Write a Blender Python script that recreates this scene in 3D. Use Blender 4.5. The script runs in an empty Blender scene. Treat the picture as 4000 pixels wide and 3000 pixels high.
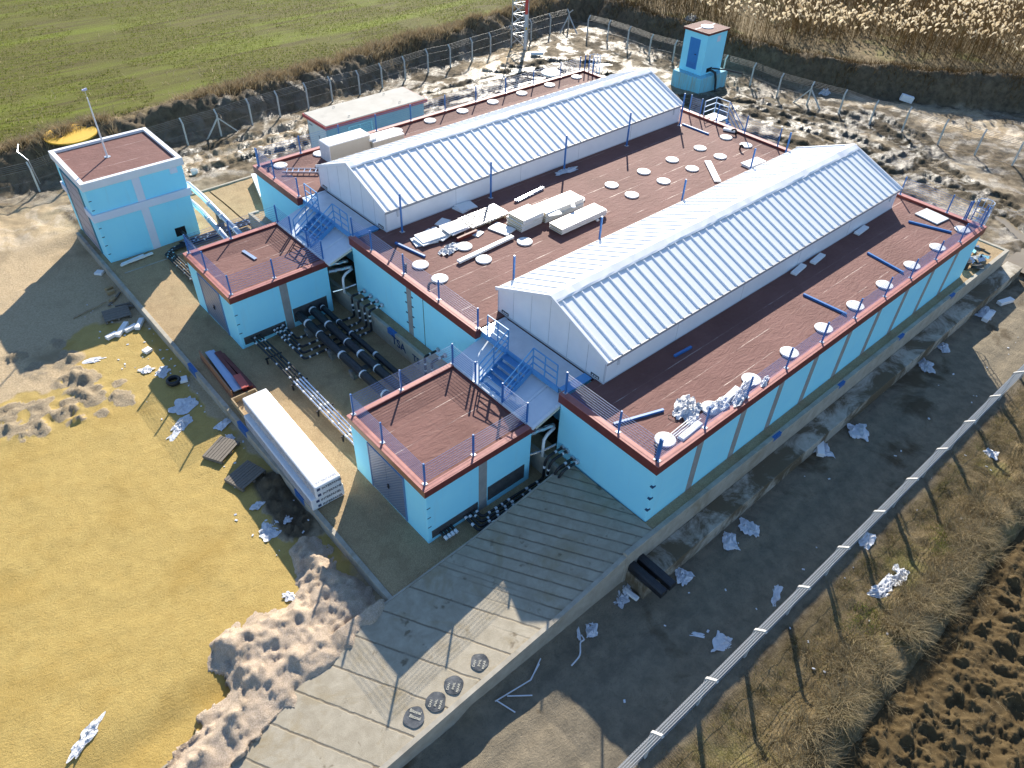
import bpy, math, random
import numpy as np
from mathutils import Vector, Matrix
random.seed(7)
S = bpy.context.scene
COL = S.collection
rad = math.radians
ORD = ['first','second','third','fourth','fifth','sixth','seventh','eighth','ninth','tenth','eleventh','twelfth','thirteenth','fourteenth','fifteenth','sixteenth']

# ------------------------------------------------------------------ noise
def vnoise(x, y, seed):
    t = np.random.default_rng(seed).random((256, 256))
    xi = np.floor(x).astype(int); yi = np.floor(y).astype(int)
    fx = x - xi; fy = y - yi
    fx = fx*fx*(3-2*fx); fy = fy*fy*(3-2*fy)
    a = t[xi % 256, yi % 256]; b = t[(xi+1) % 256, yi % 256]
    c = t[xi % 256, (yi+1) % 256]; d = t[(xi+1) % 256, (yi+1) % 256]
    return (a*(1-fx)+b*fx)*(1-fy)+(c*(1-fx)+d*fx)*fy - .5
def fbm(x, y, f, octs, seed, gain=.5):
    r = np.zeros_like(x); a = 1.0
    for k in range(octs):
        r += a*vnoise(x*f+17.3*k, y*f-9.1*k, seed+k); a *= gain; f *= 2.03
    return r
def sst(a, b, x):
    t = np.clip((x-a)/(b-a), 0, 1); return t*t*(3-2*t)
def polydist(x, y, pts, closed=False):
    d = np.full_like(x, 1e9); n = len(pts)
    for i in range(n if closed else n-1):
        ax, ay = pts[i]; bx, by = pts[(i+1) % n]
        dx, dy = bx-ax, by-ay
        t = np.clip(((x-ax)*dx+(y-ay)*dy)/(dx*dx+dy*dy+1e-9), 0, 1)
        d = np.minimum(d, np.hypot(x-ax-t*dx, y-ay-t*dy))
    return d
def inside(x, y, pts):
    r = np.zeros(x.shape, bool); n = len(pts)
    for i in range(n):
        ax, ay = pts[i]; bx, by = pts[(i+1) % n]
        c = (ay > y) != (by > y)
        r ^= c & (x < (bx-ax)*(y-ay)/((by-ay) if by != ay else 1e-9)+ax)
    return r
def sdist(x, y, pts):
    d = polydist(x, y, pts, True)
    return np.where(inside(x, y, pts), d, -d)

# ------------------------------------------------------------------ materials
class NT:
    def __init__(s, name):
        s.m = bpy.data.materials.new(name); s.m.use_nodes = True
        s.t = s.m.node_tree; s.b = s.t.nodes['Principled BSDF']
    def n(s, typ, **kw):
        nd = s.t.nodes.new('ShaderNode'+typ)
        for k, v in kw.items():
            if k.startswith('_'): setattr(nd, k[1:], v)
            else:
                key = int(k[1:]) if k[0] == 'i' and k[1:].isdigit() else k.replace('__', ' ')
                s.set(nd.inputs[key], v)
        return nd
    def set(s, sock, v):
        if isinstance(v, bpy.types.NodeSocket): s.t.links.new(v, sock)
        elif isinstance(v, bpy.types.Node): s.t.links.new(v.outputs[0], sock)
        else:
            if isinstance(v, tuple) and len(v) == 3 and sock.type == 'RGBA': v = v+(1,)
            sock.default_value = v
    def math(s, op, a, b=0.0, c=0.0, clamp=False):
        nd = s.t.nodes.new('ShaderNodeMath'); nd.operation = op; nd.use_clamp = clamp
        s.set(nd.inputs[0], a); s.set(nd.inputs[1], b); s.set(nd.inputs[2], c); return nd.outputs[0]
    def mix(s, f, a, b, typ='MIX'):
        nd = s.t.nodes.new('ShaderNodeMix'); nd.data_type = 'RGBA'; nd.blend_type = typ
        s.set(nd.inputs[0], f); s.set(nd.inputs[6], a); s.set(nd.inputs[7], b); return nd.outputs[2]
    def ramp(s, f, a, b):
        return s.n('MapRange', i0=f, i1=a, i2=b).outputs[0]
    def noise(s, vec, scale, detail=4, rough=.55, dist=0):
        return s.n('TexNoise', Vector=vec, Scale=scale, Detail=detail, Roughness=rough, Distortion=dist).outputs[0]
    def obj(s): return s.n('TexCoord').outputs['Object']
    def attr(s, nm): return s.n('Attribute', _attribute_name=nm).outputs['Fac']
    def bump(s, h, strength=.3, dist=.02, prev=None):
        nd = s.n('Bump', Strength=strength, Distance=dist, Height=h)
        if prev is not None: s.set(nd.inputs['Normal'], prev)
        return nd.outputs[0]
    def out(s, **kw):
        for k, v in kw.items(): s.set(s.b.inputs[k.replace('__', ' ')], v)
        return s.m
MATS = {}
def mat(name, c1, c2=None, scale=4, lo=.35, hi=.7, rough=.6, metal=0., bump=0., bscale=40, bdist=.01, spec=.4, c3=None, s3=.6, lo3=.55, hi3=.75, stretch=None):
    if name in MATS: return MATS[name]
    g = NT(name); v = g.obj()
    if stretch: v = g.n('Mapping', Vector=v, Scale=stretch).outputs[0]
    col = c1
    if c2: col = g.mix(g.ramp(g.noise(v, scale, 6, .6), lo, hi), c1, c2)
    if c3: col = g.mix(g.ramp(g.noise(v, s3, 7, .65, .6), lo3, hi3), col, c3)
    kw = dict(Base__Color=col, Roughness=rough, Metallic=metal)
    if bump: kw['Normal'] = g.bump(g.noise(v, bscale, 6, .6), bump, bdist)
    g.out(**kw); g.b.inputs['Specular IOR Level'].default_value = spec
    MATS[name] = g.m; return g.m

# ------------------------------------------------------------------ mesh builder
BASE = {}
def frame(d):
    d = Vector(d).normalized()
    u = Vector((0, 0, 1)) if abs(d.z) < .95 else Vector((1, 0, 0))
    a = d.cross(u).normalized(); return a, a.cross(d).normalized()
class MB:
    def __init__(s): s.v = []; s.f = []; s.mi = []; s.m = 0; s.x = None
    def add(s, vs, fs):
        o = len(s.v)
        if s.x is not None: vs = [s.x @ Vector(p) for p in vs]
        s.v += [tuple(p) for p in vs]; s.f += [tuple(i+o for i in f) for f in fs]; s.mi += [s.m]*len(fs); return s
    def box(s, x0, x1, y0, y1, z0, z1):
        return s.add([(x0,y0,z0),(x1,y0,z0),(x1,y1,z0),(x0,y1,z0),(x0,y0,z1),(x1,y0,z1),(x1,y1,z1),(x0,y1,z1)],
                     [(3,2,1,0),(4,5,6,7),(0,1,5,4),(1,2,6,5),(2,3,7,6),(3,0,4,7)])
    def obox(s, c, sz, rz=0, rx=0, ry=0):
        m = Matrix.Translation(c) @ Matrix.Rotation(rz, 4, 'Z') @ Matrix.Rotation(ry, 4, 'Y') @ Matrix.Rotation(rx, 4, 'X')
        h = [k/2 for k in sz]
        vs = [m @ Vector((a*h[0], b*h[1], e*h[2])) for a, b, e in
              [(-1,-1,-1),(1,-1,-1),(1,1,-1),(-1,1,-1),(-1,-1,1),(1,-1,1),(1,1,1),(-1,1,1)]]
        return s.add(vs, [(3,2,1,0),(4,5,6,7),(0,1,5,4),(1,2,6,5),(2,3,7,6),(3,0,4,7)])
    def beam(s, p, q, w, h=None):
        p = Vector(p); q = Vector(q); h = h or w; a, b = frame(q-p); a *= w/2; b *= h/2
        vs = [p-a-b, p+a-b, p+a+b, p-a+b, q-a-b, q+a-b, q+a+b, q-a+b]
        return s.add(vs, [(3,2,1,0),(4,5,6,7),(0,1,5,4),(1,2,6,5),(2,3,7,6),(3,0,4,7)])
    def tube(s, pts, r, n=8, cap=True, rs=None):
        pts = [Vector(p) for p in pts]; k = len(pts); vs = []; fs = []; a = None
        for i, p in enumerate(pts):
            d = (pts[min(i+1, k-1)]-pts[max(i-1, 0)]).normalized()
            if a is None: a, b = frame(d)
            else:
                a = (a-d*a.dot(d)).normalized(); b = a.cross(d)
            sc = 1.0
            if 0 < i < k-1:
                d0 = (p-pts[i-1]).normalized(); sc = 1/max(.5, math.sqrt(max(.1, (1+d0.dot((pts[i+1]-p).normalized()))/2)))
            rr = rs[i] if rs else r
            vs += [p+(a*math.cos(2*math.pi*j/n)+b*math.sin(2*math.pi*j/n))*rr*(sc if not rs else 1) for j in range(n)]
        for i in range(k-1):
            for j in range(n):
                fs.append((i*n+j, i*n+(j+1) % n, (i+1)*n+(j+1) % n, (i+1)*n+j))
        if cap: fs += [tuple(range(n))[::-1], tuple(range((k-1)*n, k*n))]
        return s.add(vs, fs)
    def cyl(s, c, r, h, n=24, r2=None):
        r2 = r if r2 is None else r2; x, y, z = c
        vs = [(x+r*math.cos(2*math.pi*j/n), y+r*math.sin(2*math.pi*j/n), z) for j in range(n)]
        vs += [(x+r2*math.cos(2*math.pi*j/n), y+r2*math.sin(2*math.pi*j/n), z+h) for j in range(n)]
        return s.add(vs, [tuple(range(n))[::-1], tuple(range(n, 2*n))]+[(j, (j+1) % n, n+(j+1) % n, n+j) for j in range(n)])
    def prism(s, poly, z0, z1):
        n = len(poly)
        vs = [(p[0], p[1], z0) for p in poly]+[(p[0], p[1], z1) for p in poly]
        return s.add(vs, [tuple(range(n))[::-1], tuple(range(n, 2*n))]+[(j, (j+1) % n, n+(j+1) % n, n+j) for j in range(n)])
    def build(s, name, mats, parent=None, smooth=False, bevel=0, label=None):
        me = bpy.data.meshes.new(name)
        o0 = BASE.get(parent.name, Vector()) if parent else Vector()
        me.from_pydata([(p[0]-o0[0], p[1]-o0[1], p[2]-o0[2]) for p in s.v], [], s.f)
        for m in (mats if isinstance(mats, (list, tuple)) else [mats]): me.materials.append(m)
        me.polygons.foreach_set('material_index', s.mi)
        if smooth: me.polygons.foreach_set('use_smooth', [True]*len(s.f))
        o = bpy.data.objects.new(name, me); COL.objects.link(o)
        if parent: o.parent = parent; BASE[o.name] = o0
        if bevel:
            b = o.modifiers.new('bevel', 'BEVEL'); b.width = bevel; b.segments = 2; b.limit_method = 'ANGLE'
        if label: o['label'] = label
        return o
def tag(o, label, cat, group=None):
    o['label'] = label; o['category'] = cat
    if group: o['group'] = group
    return o
def thing(name, label, cat, loc=(0,0,0), group=None):
    o = bpy.data.objects.new(name, None); COL.objects.link(o); o.location = loc; o.empty_display_size = .2
    BASE[o.name] = Vector(loc); return tag(o, label, cat, group)
def struct(o, kind='structure'): o['kind'] = kind; return o
def dup(o, loc=None, rz=None, label=None, parent=None):
    c = o.copy(); COL.objects.link(c)
    if parent: c.parent = parent
    if loc is not None: c.location = loc
    if rz is not None: c.rotation_euler = (0, 0, rz)
    if label: c['label'] = label
    for ch in list(o.children): dup(ch, parent=c)
    return c
def npmesh(name, V, Q, m, attrs=None, smooth=False):
    me = bpy.data.meshes.new(name); V = np.ascontiguousarray(V, np.float32); Q = np.ascontiguousarray(Q, np.int32)
    k = Q.shape[1]
    me.vertices.add(len(V)); me.vertices.foreach_set('co', V.ravel())
    me.loops.add(Q.size); me.loops.foreach_set('vertex_index', Q.ravel())
    me.polygons.add(len(Q)); me.polygons.foreach_set('loop_start', np.arange(0, Q.size, k, dtype=np.int32))
    me.polygons.foreach_set('loop_total', np.full(len(Q), k, np.int32))
    if smooth: me.polygons.foreach_set('use_smooth', np.ones(len(Q), bool))
    me.update(calc_edges=True)
    for nm, a in (attrs or {}).items():
        at = me.attributes.new(nm, 'FLOAT', 'POINT'); at.data.foreach_set('value', np.ascontiguousarray(a, np.float32).ravel())
    for mm in (m if isinstance(m, list) else [m]): me.materials.append(mm)
    o = bpy.data.objects.new(name, me); COL.objects.link(o); return o
def gridmesh(name, xs, ys, Hf, m, attrs=None):
    X, Y = np.meshgrid(xs, ys, indexing='ij'); Z = Hf(X, Y)
    n, k = X.shape
    idx = np.arange(n*k).reshape(n, k)
    Q = np.stack([idx[:-1,:-1], idx[1:,:-1], idx[1:,1:], idx[:-1,1:]], -1).reshape(-1, 4)
    return npmesh(name, np.stack([X, Y, Z], -1).reshape(-1, 3), Q, m, {a: f(X, Y) for a, f in (attrs or {}).items()}, True)
# ------------------------------------------------------------------ camera, light
cam = bpy.data.objects.new('camera', bpy.data.cameras.new('camera')); COL.objects.link(cam); S.camera = cam
cam.location = (-14.8648, -8.8827, 21.8479); cam.rotation_mode = 'XYZ'
cam.rotation_euler = (rad(48.647), rad(-1.6824), rad(-41.3664))
cam.data.sensor_width = 36; cam.data.lens = 26.3755; cam.data.clip_end = 2000; cam.data.clip_start = .5
SUN_AZ, SUN_EL = 43.2, 30.6
W = bpy.data.worlds.new('World'); S.world = W; W.use_nodes = True
sky = W.node_tree.nodes.new('ShaderNodeTexSky'); sky.sky_type = 'NISHITA'; sky.sun_disc = False
sky.sun_elevation = rad(SUN_EL); sky.sun_rotation = rad(90-SUN_AZ); sky.air_density = 1.0; sky.dust_density = .2; sky.ozone_density = 4.0
W.node_tree.links.new(sky.outputs[0], W.node_tree.nodes['Background'].inputs[0]); W.node_tree.nodes['Background'].inputs[1].default_value = .095
sl = bpy.data.lights.new('sun', 'SUN'); sl.energy = 4.2; sl.angle = rad(.5); sl.color = (1, .925, .80)
so = bpy.data.objects.new('sun', sl); COL.objects.link(so); so.location = (40, 40, 60)
sd = Vector((math.cos(rad(SUN_AZ))*math.cos(rad(SUN_EL)), math.sin(rad(SUN_AZ))*math.cos(rad(SUN_EL)), math.sin(rad(SUN_EL))))
so.rotation_euler = sd.to_track_quat('Z', 'Y').to_euler()
S.view_settings.view_transform = 'Standard'; S.view_settings.look = 'None'; S.view_settings.exposure = 1.15; S.view_settings.gamma = 1
S.cycles.max_bounces = 6; S.cycles.diffuse_bounces = 3; S.cycles.glossy_bounces = 3; S.cycles.transparent_max_bounces = 8

# ------------------------------------------------------------------ terrain
BANK = [(44.6,60),(44.4,46),(43.9,36),(44.2,30),(45.6,23.5),(48.6,17.6),(52.4,12.2),(55.6,8),(59,1),(64,-8)]
BANKP = BANK+[(90,-60),(400,-60),(400,300),(46,300)]
WETP = [(-30,-6),(-15.8,3.2),(-8.3,3.5),(-8.3,23.5),(-10.5,25.5),(-14,22.5),(-30,24)]
RUTS = [[(38.2,24),(39.5,17.5),(39.6,12.3),(39.4,7.4),(37.6,1),(34,-4)], [(36.6,24),(37.9,17.5),(38,12.3),(37.8,7.4),(36,1.6),(32.5,-2.8)],
        [(33,21),(36.2,14.5),(36,11.6),(36.4,8.2),(39,3)], [(44.8,16),(44,11),(41.2,8.4),(37.4,8.7),(34,11)], [(43.3,17),(42.4,12),(40.4,10),(37.4,10.3),(34,13)],
        [(0,39.4),(6.8,38.9),(14,37.8),(20,37.4),(27,37.2),(33,36.8),(36,32)], [(0,37.7),(6.8,37.3),(14,36.2),(20,35.8),(27,35.6),(32,35),(34.3,31)],
        [(-2,40.8),(6,40.4),(16,40),(24,39.6),(33,39.5),(37,36)], [(27,41),(31,36),(33,30),(33,24)], [(29,41),(32.6,36),(34.6,30),(34.6,24)],
        [(36,27),(40,22),(42.5,14.1),(38.5,3.7)], [(28,33),(31,26),(32,20),(33.5,12),(34,6)]]
HEAPS = [(-12.1,22.2,.55,.35),(-12.5,21.4,.5,.3),(-12.2,20.6,.5,.3),(-11.3,19.8,.4,.22),(-12.9,22.2,.4,.25),(-14.1,21.6,.4,.3),(-14.2,20.9,.4,.3),(-13.5,20.4,.5,.3),
         (-15.2,21.9,.5,.3),(-13.2,19.5,.4,.2),(-12.3,19.3,.3,.2),(-12,25.4,.5,.2),(-12.1,23.8,.5,.25),(-13.8,25.6,.5,.25),(-13.4,23.9,.5,.25),(-10.9,20.9,.4,.15),(-14.8,20.1,.6,.25),(-15.6,20.9,.6,.25),
         (-8.8,10.2,.55,.5),(-8.8,9.4,.6,.45),(-8.6,11.3,.5,.35),(-8.9,8.7,.6,.4)]
def yF(x): return 41.87+.0815*x
def back_d(x, y): return y-yF(x)
def bank_d(x, y): return sdist(x, y, BANKP)
def heap(x, y):
    hp = np.zeros_like(x); wx = x+.5*fbm(x, y, 1.1, 3, 131); wy = y+.5*fbm(x, y, 1.1, 3, 137)
    for (a, b, s, k) in HEAPS: hp = np.maximum(hp, k*.55*np.exp(-((wx-a)**2+(wy-b)**2)/(s*s)))
    return hp
def rutd(x, y):
    r0 = np.full_like(x, 1e9)
    for r in RUTS: r0 = np.minimum(r0, polydist(x, y, r))
    return r0+.18*fbm(x, y, .9, 3, 171)
def H(x, y):
    x = np.asarray(x, float); y = np.asarray(y, float)
    n1 = fbm(x, y, .22, 3, 11); n2 = fbm(x, y, 1.1, 4, 23); n3 = fbm(x, y, 3.6, 3, 41)
    h = np.full_like(x, -.28)
    wr = sst(.5, -1.2, y); h = h+(-.46+.26*sst(28, 36, x))*wr
    wl = sst(-7.6, -8.4, x)*sst(40, 34, y)*sst(4, 5, y+0*x); h = h-.2*wl
    wl2 = sst(-8.2, -9, x)*sst(6, 4, y)*sst(-3, 0, y); h = h-.35*wl2
    mud = sst(1.0, 3.0, y-np.clip(30-x, 0, 40)*.9)*0
    mud = np.maximum(sst(34.3, 36.5, y), sst(30.5, 33, x)*sst(-9, -4, y))*(back_d(x, y) < 3.2)
    rough = .03+.10*mud
    h = h+n1*.16*mud+n2*rough*1.2+n3*rough*.55
    rr = rutd(x, y)
    ph = fbm(x, y, .4, 2, 77)
    h = h+mud*(-.14*sst(.45, .2, rr)+.09*sst(.22, .0, np.abs(rr-.58))*(1+1.0*n3))+mud*sst(.75, .6, rr)*.03*np.sign(np.sin((x*.9+y*1.3)*9))
    # left wet yard: clods and ridges
    hp = np.zeros_like(x); wx = x+.5*fbm(x, y, 1.1, 3, 131); wy = y+.5*fbm(x, y, 1.1, 3, 137)
    for (a, b, s, k) in HEAPS: hp = np.maximum(hp, k*.55*np.exp(-((wx-a)**2+(wy-b)**2)/(s*s)))
    n5 = fbm(x, y, 2.6, 4, 151, .62); h = h+hp*(.55+2.6*n5)+sst(.02, .12, hp)*.10*np.abs(n5)
    h = h+.30*sst(33.5, 34.6, y)*sst(38, 35.5, y)*sst(6, 3, x)*sst(-12, -8, x)
    # tracks in the right lane
    lane = sst(-.9, -1.3, y)*sst(-5.2, -4.7, y)
    for yy in (-2.5, -4.1): h = h-.05*lane*sst(.4, .1, np.abs(y-yy+.25*np.sin(x*.25)))
    # earth bank and field behind the back fence
    d = back_d(x, y)+1.4*fbm(x, y, .25, 3, 5)
    b1 = sst(.4, 2.4, d); crest = np.exp(-((d-2.7)/1.1)**2)
    h = h*(1-b1)+b1*1.0+crest*(.35+.9*np.maximum(0, fbm(x, y, .12, 2, 6)))+(n2*.5+n3*.22)*sst(.2, 1., d)*sst(5.2, 3.4, d)
    # reed bank
    e = bank_d(x, y)+.9*fbm(x, y, .3, 3, 8)
    b2 = sst(0, 1.7, e)
    h = h*(1-b2)+b2*1.35+np.exp(-((e-1.9)/1.0)**2)*(.35+.8*np.maximum(0, fbm(x, y, .15, 2, 9)))+(n2*.3+n3*.16)*sst(-.3, .6, e)*sst(4, 2.4, e)
    # rough verge and ridge right of the near fence
    v = sst(-5.0, -6.2, y)*sst(34, 26, x)
    h = h+v*(n2*.16+n3*.07)+.30*np.exp(-((y+7.9+.35*fbm(x, y, .2, 2, 3))/.55)**2)*v-.5*sst(-8.5, -9.0, y)*sst(34, 26, x)
    return h
def Hs(x, y): return float(H(np.array([x]), np.array([y]))[0])

def ground_mat():
    g = NT('ground_earth'); v = g.n('NewGeometry').outputs['Position']
    A = g.attr
    nb = g.noise(v, .35, 6, .6, .4); nm = g.noise(v, 2.2, 6, .65, .3); nf = g.noise(v, 14, 5, .7); ng = g.noise(v, 70, 3, .7)
    spk = g.ramp(g.noise(v, 26, 3, .75), .58, .70); spd = g.ramp(g.noise(v, 9, 4, .8), .60, .68); dent = g.noise(g.n('Mapping', Vector=v, Rotation=(0,0,rad(35)), Scale=(3,9,3)).outputs[0], 1.0, 5, .7, .5)
    brk = g.math('MULTIPLY_ADD', nm, .5, g.math('MULTIPLY_ADD', nf, .35, -.42))
    def msk(a, k=2.2): return g.math('MULTIPLY_ADD', g.math('ADD', A(a), brk), k, .5-k*.5, True)
    mud = g.mix(g.ramp(nm, .38, .68), (.10,.075,.045), (.27,.21,.135))
    mud = g.mix(g.ramp(nb, .5, .68), mud, (.42,.345,.24))
    sand = g.mix(g.ramp(nf, .3, .75), (.40,.29,.165), (.66,.52,.34)); sand = g.mix(g.ramp(nb, .52, .7), sand, (.33,.25,.15))
    wet = g.mix(g.ramp(nm, .3, .75), (.42,.29,.085), (.50,.36,.115)); wet = g.mix(g.math('MULTIPLY', g.ramp(nb, .5, .72), .6), wet, (.34,.21,.04))
    wet = g.mix(g.math('MULTIPLY', g.ramp(nf, .55, .8), .5), wet, (.29,.20,.07))
    lane = g.mix(g.ramp(nm, .35, .7), (.19,.16,.115), (.30,.25,.175)); lane = g.mix(g.ramp(nf, .6, .78), lane, (.085,.07,.05)); lane = g.mix(g.ramp(nb, .56, .64), lane, (.12,.09,.055))
    st = g.n('Mapping', Vector=v, Scale=(.13,1.5,1), Rotation=(0,0,rad(25.5))).outputs[0]
    ns = g.noise(st, 1.0, 6, .65, .2); ns2 = g.noise(st, .25, 4, .6)
    field = g.mix(g.ramp(ns, .34, .62), (.075,.062,.016), (.125,.135,.011)); field = g.mix(g.ramp(ns2, .5, .68), field, (.155,.195,.009))
    field = g.mix(g.math('MULTIPLY', g.ramp(nf, .45, .72), .75), field, (.19,.165,.055)); field = g.mix(g.math('MULTIPLY', g.ramp(nb, .5, .75), .55), field, (.15,.12,.045))
    veg = g.mix(g.ramp(nm, .35, .68), (.10,.072,.03), (.27,.20,.105)); veg = g.mix(g.ramp(nb, .55, .72), veg, (.20,.19,.055)); veg = g.mix(g.math('MULTIPLY', g.ramp(nf, .5, .75), .7), veg, (.36,.29,.175))
    clay = g.mix(g.ramp(nm, .3, .7), (.075,.058,.038), (.19,.145,.09))
    col = g.mix(g.math('MULTIPLY', A('rut'), g.math('MULTIPLY_ADD', nf, .9, .35, True)), mud, (.055,.042,.025)); col = g.mix(msk('sand'), col, sand); col = g.mix(msk('lane'), col, lane); col = g.mix(msk('wet'), col, wet)
    col = g.mix(msk('lump'), col, g.mix(g.ramp(nf, .3, .7), (.27,.21,.135), (.46,.37,.25))); col = g.mix(msk('clay'), col, clay); col = g.mix(msk('veg'), col, veg); col = g.mix(msk('field'), col, field)
    dry = g.math('SUBTRACT', 1.0, msk('field'))
    col = g.mix(g.math('MULTIPLY', g.math('MULTIPLY', spd, .45), dry), col, g.mix(.55, col, (.05,.04,.025))); col = g.mix(g.math('MULTIPLY', g.math('MULTIPLY', spk, .55), dry), col, g.mix(.6, col, (.05,.038,.025)))
    pud = g.math('MULTIPLY', A('mudz'), g.ramp(g.noise(v, .55, 5, .6, .7), .47, .56))
    rough = g.math('SUBTRACT', .85, g.math('MULTIPLY', msk('wet'), .35)); rough = g.math('SUBTRACT', rough, g.math('MULTIPLY', pud, .50))
    hgt = g.math('ADD', g.math('ADD', g.math('MULTIPLY', nf, .8), g.math('MULTIPLY', ng, .35)), g.math('MULTIPLY', dent, .55))
    hgt = g.math('MULTIPLY', hgt, g.math('SUBTRACT', 1.0, g.math('MULTIPLY', msk('wet'), .35)))
    g.out(Base__Color=col, Roughness=rough, Normal=g.bump(hgt, .8, .085))
    g.set(g.b.inputs['Specular IOR Level'], g.math('MULTIPLY_ADD', pud, .5, .15))
    return g.m
def axis(a, b, c, s1, s2, lo, hi):
    r = list(np.arange(a, b, s1))+list(np.arange(b, c, s2)); st = s2; x = r[-1]
    while x < hi: st *= 1.25; x += st; r.append(x)
    st = s1*2; x = r[0]; pre = []
    while x > lo: st *= 1.25; x -= st; pre.append(x)
    return np.array(pre[::-1]+r)
xs = axis(-21, 16, 60, .12, .16, -700, 900); ys = axis(-10, 27, 56, .12, .16, -700, 900)
ymid = lambda x, y: np.maximum(sst(34.0, 36.5, y), sst(30, 33, x)*sst(-9, -4, y))
ATT = {
 'wet': lambda x, y: sst(-.35, .35, sdist(x, y, WETP)+1.6*fbm(x, y, .6, 4, 61))*(1-sst(.02, .07, heap(x, y)*(1+1.5*fbm(x, y, 2.5, 3, 63)))),
 'lump': lambda x, y: sst(.02, .06, heap(x, y)*(1+1.5*fbm(x, y, 2.5, 3, 63))),
 'rut': lambda x, y: sst(.95, .5, rutd(x, y)),
 'sand': lambda x, y: np.maximum(sst(-7.5, -8.5, x)*sst(44, 36, y)*(1-.0*x), np.maximum(sst(2.5, -1.5, polydist(x, y, [(46,18),(52,10.5),(49,6),(47,12),(52,3)])), .5*sst(4, 0, polydist(x, y, [(-8,39),(0,38.8),(9,40.5)]))+.8*sst(3, 0, polydist(x, y, [(27,42),(33,43)])))),
 'lane': lambda x, y: sst(.6, -.6, y)*sst(-5.9, -4.6, y)*sst(36, 28, x),
 'clay': lambda x, y: np.maximum(sst(.2, .9, back_d(x, y))*sst(6, 3, back_d(x, y)), np.maximum(sst(-.4, .4, bank_d(x, y)), sst(.9, .3, polydist(x, y, [(-8.7,11.4),(-8.9,8.8)])))),
 'veg': lambda x, y: np.maximum(sst(-5.0, -6.0, y)*sst(40, 30, x), np.maximum(sst(2.6, 3.6, back_d(x, y)), sst(2.2, 4, bank_d(x, y)))),
 'field': lambda x, y: sst(4.0, 6.0, back_d(x, y)+.8*fbm(x, y, .3, 3, 71))*sst(0, -3, bank_d(x, y)-1),
 'mudz': lambda x, y: ymid(x, y)*sst(2.2, 1, back_d(x, y))*sst(0, -1, bank_d(x, y)),
}
struct(gridmesh('ground', xs, ys, H, ground_mat(), ATT))

# standing water between the ruts of the back yard: a level sheet the mud rises out of
gw = NT('muddy_water'); pv = gw.n('NewGeometry').outputs['Position']
gw.out(Base__Color=gw.mix(gw.noise(pv, .6, 3), (.20,.15,.08), (.30,.235,.14)), Roughness=.24, Normal=gw.bump(gw.noise(pv, 5, 3), .25, .03)); gw.b.inputs['Specular IOR Level'].default_value = .55
m = MB(); m.add([(-2,35.2,-.41),(43,35.2,-.41),(43,44.6,-.41),(-2,41.2,-.41)], [(0,1,2,3)]); m.add([(30.7,-3,-.41),(46,-3,-.41),(44,35.2,-.41),(30.7,35.2,-.41)], [(0,1,2,3)])
struct(m.build('puddle', gw.m))

# gravel surfaces
def gravel_mat(nm, c1, c2, c3):
    g = NT(nm); v = g.n('NewGeometry').outputs['Position']
    vo = g.n('TexVoronoi', Vector=v, Scale=38.0); n = g.noise(v, 1.2, 5, .6, .3); nf = g.noise(v, 60, 3, .7)
    c = g.mix(g.ramp(vo.outputs['Color'], .1, .9), c1, c2); c = g.mix(g.math('MULTIPLY', g.ramp(n, .5, .72), .6), c, c3); c = g.mix(g.math('MULTIPLY', g.ramp(nf, .55, .75), .55), c, (.10,.075,.05))
    g.out(Base__Color=c, Roughness=.9, Normal=g.bump(g.math('ADD', vo.outputs['Distance'], nf), .8, .03)); g.b.inputs['Specular IOR Level'].default_value = .2
    return g.m
GRAV = gravel_mat('tan_gravel', (.37,.26,.14), (.54,.40,.235), (.28,.19,.10))
GRAVP = gravel_mat('pink_gravel', (.46,.35,.25), (.66,.53,.40), (.34,.26,.18))
def yardH(x, y): return .015+.05*fbm(x, y, .5, 3, 91)+.02*fbm(x, y, 4, 2, 95)-.6*sst(-.55, -.5, x)*0
struct(gridmesh('gravel_yard', np.arange(-8.09, -.41, .096), np.arange(3.74, 34.4, .12), yardH, GRAV)); struct(gridmesh('gravel_yard', np.arange(-.425, 2.46, .12), np.arange(28.70, 34.4, .12), lambda x, y: yardH(x, y)+.004, GRAV))
def ramp_z(x): return np.interp(x, [-30,-16,-12,-8.4,-4.65,-.7,.2], [-1.3,-.62,-.27,.06,.34,.96,.975])
MOUND = [(-8.35,3.4),(-8.35,7.4),(-9.0,8.3),(-9.7,7.9),(-10.3,6.5),(-10.9,6.0),(-11.5,6.6),(-12.4,6.8),(-13.4,6.6),(-13.8,5.9),(-13.4,5.2),(-13.6,4.6),(-14.4,4.25),(-15.4,3.9),(-17.5,2.9),(-17.2,2.2),(-14.5,2.75),(-12.2,2.85),(-10.6,3.2),(-9.7,3.55)]
def moundH(x, y):
    d = sdist(x, y, MOUND)+.45*fbm(x, y, 1.1, 5, 33, .6)
    core = np.exp(-((x+11.6)**2/3.2+(y-4.9)**2/1.6))
    up = -.55+np.minimum(sst(-.15, 1.0, d)*.50, .50)+core*.14+(fbm(x, y, 1.3, 3, 35)*.30+fbm(x, y, 3.2, 4, 37, .62)*.17)*sst(-.1, .35, d)
    lip = np.interp(x, [-30,-16,-12,-8.4], [-1.3,-.62,-.27,.06])+.02+.12*sst(0, .5, d)+.10*fbm(x, y, 2.5, 4, 39, .6)
    up = np.where((y < 4.0) & (d > -.1), np.maximum(up, lip*sst(-.1, .12, d)-.3*(1-sst(-.1, .12, d))), up)
    return np.where(d < -.12, -1.6, up)
struct(gridmesh('gravel_pile', np.arange(-18, -8.12, .07), np.arange(1.9, 8.6, .07), moundH, GRAVP))

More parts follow.
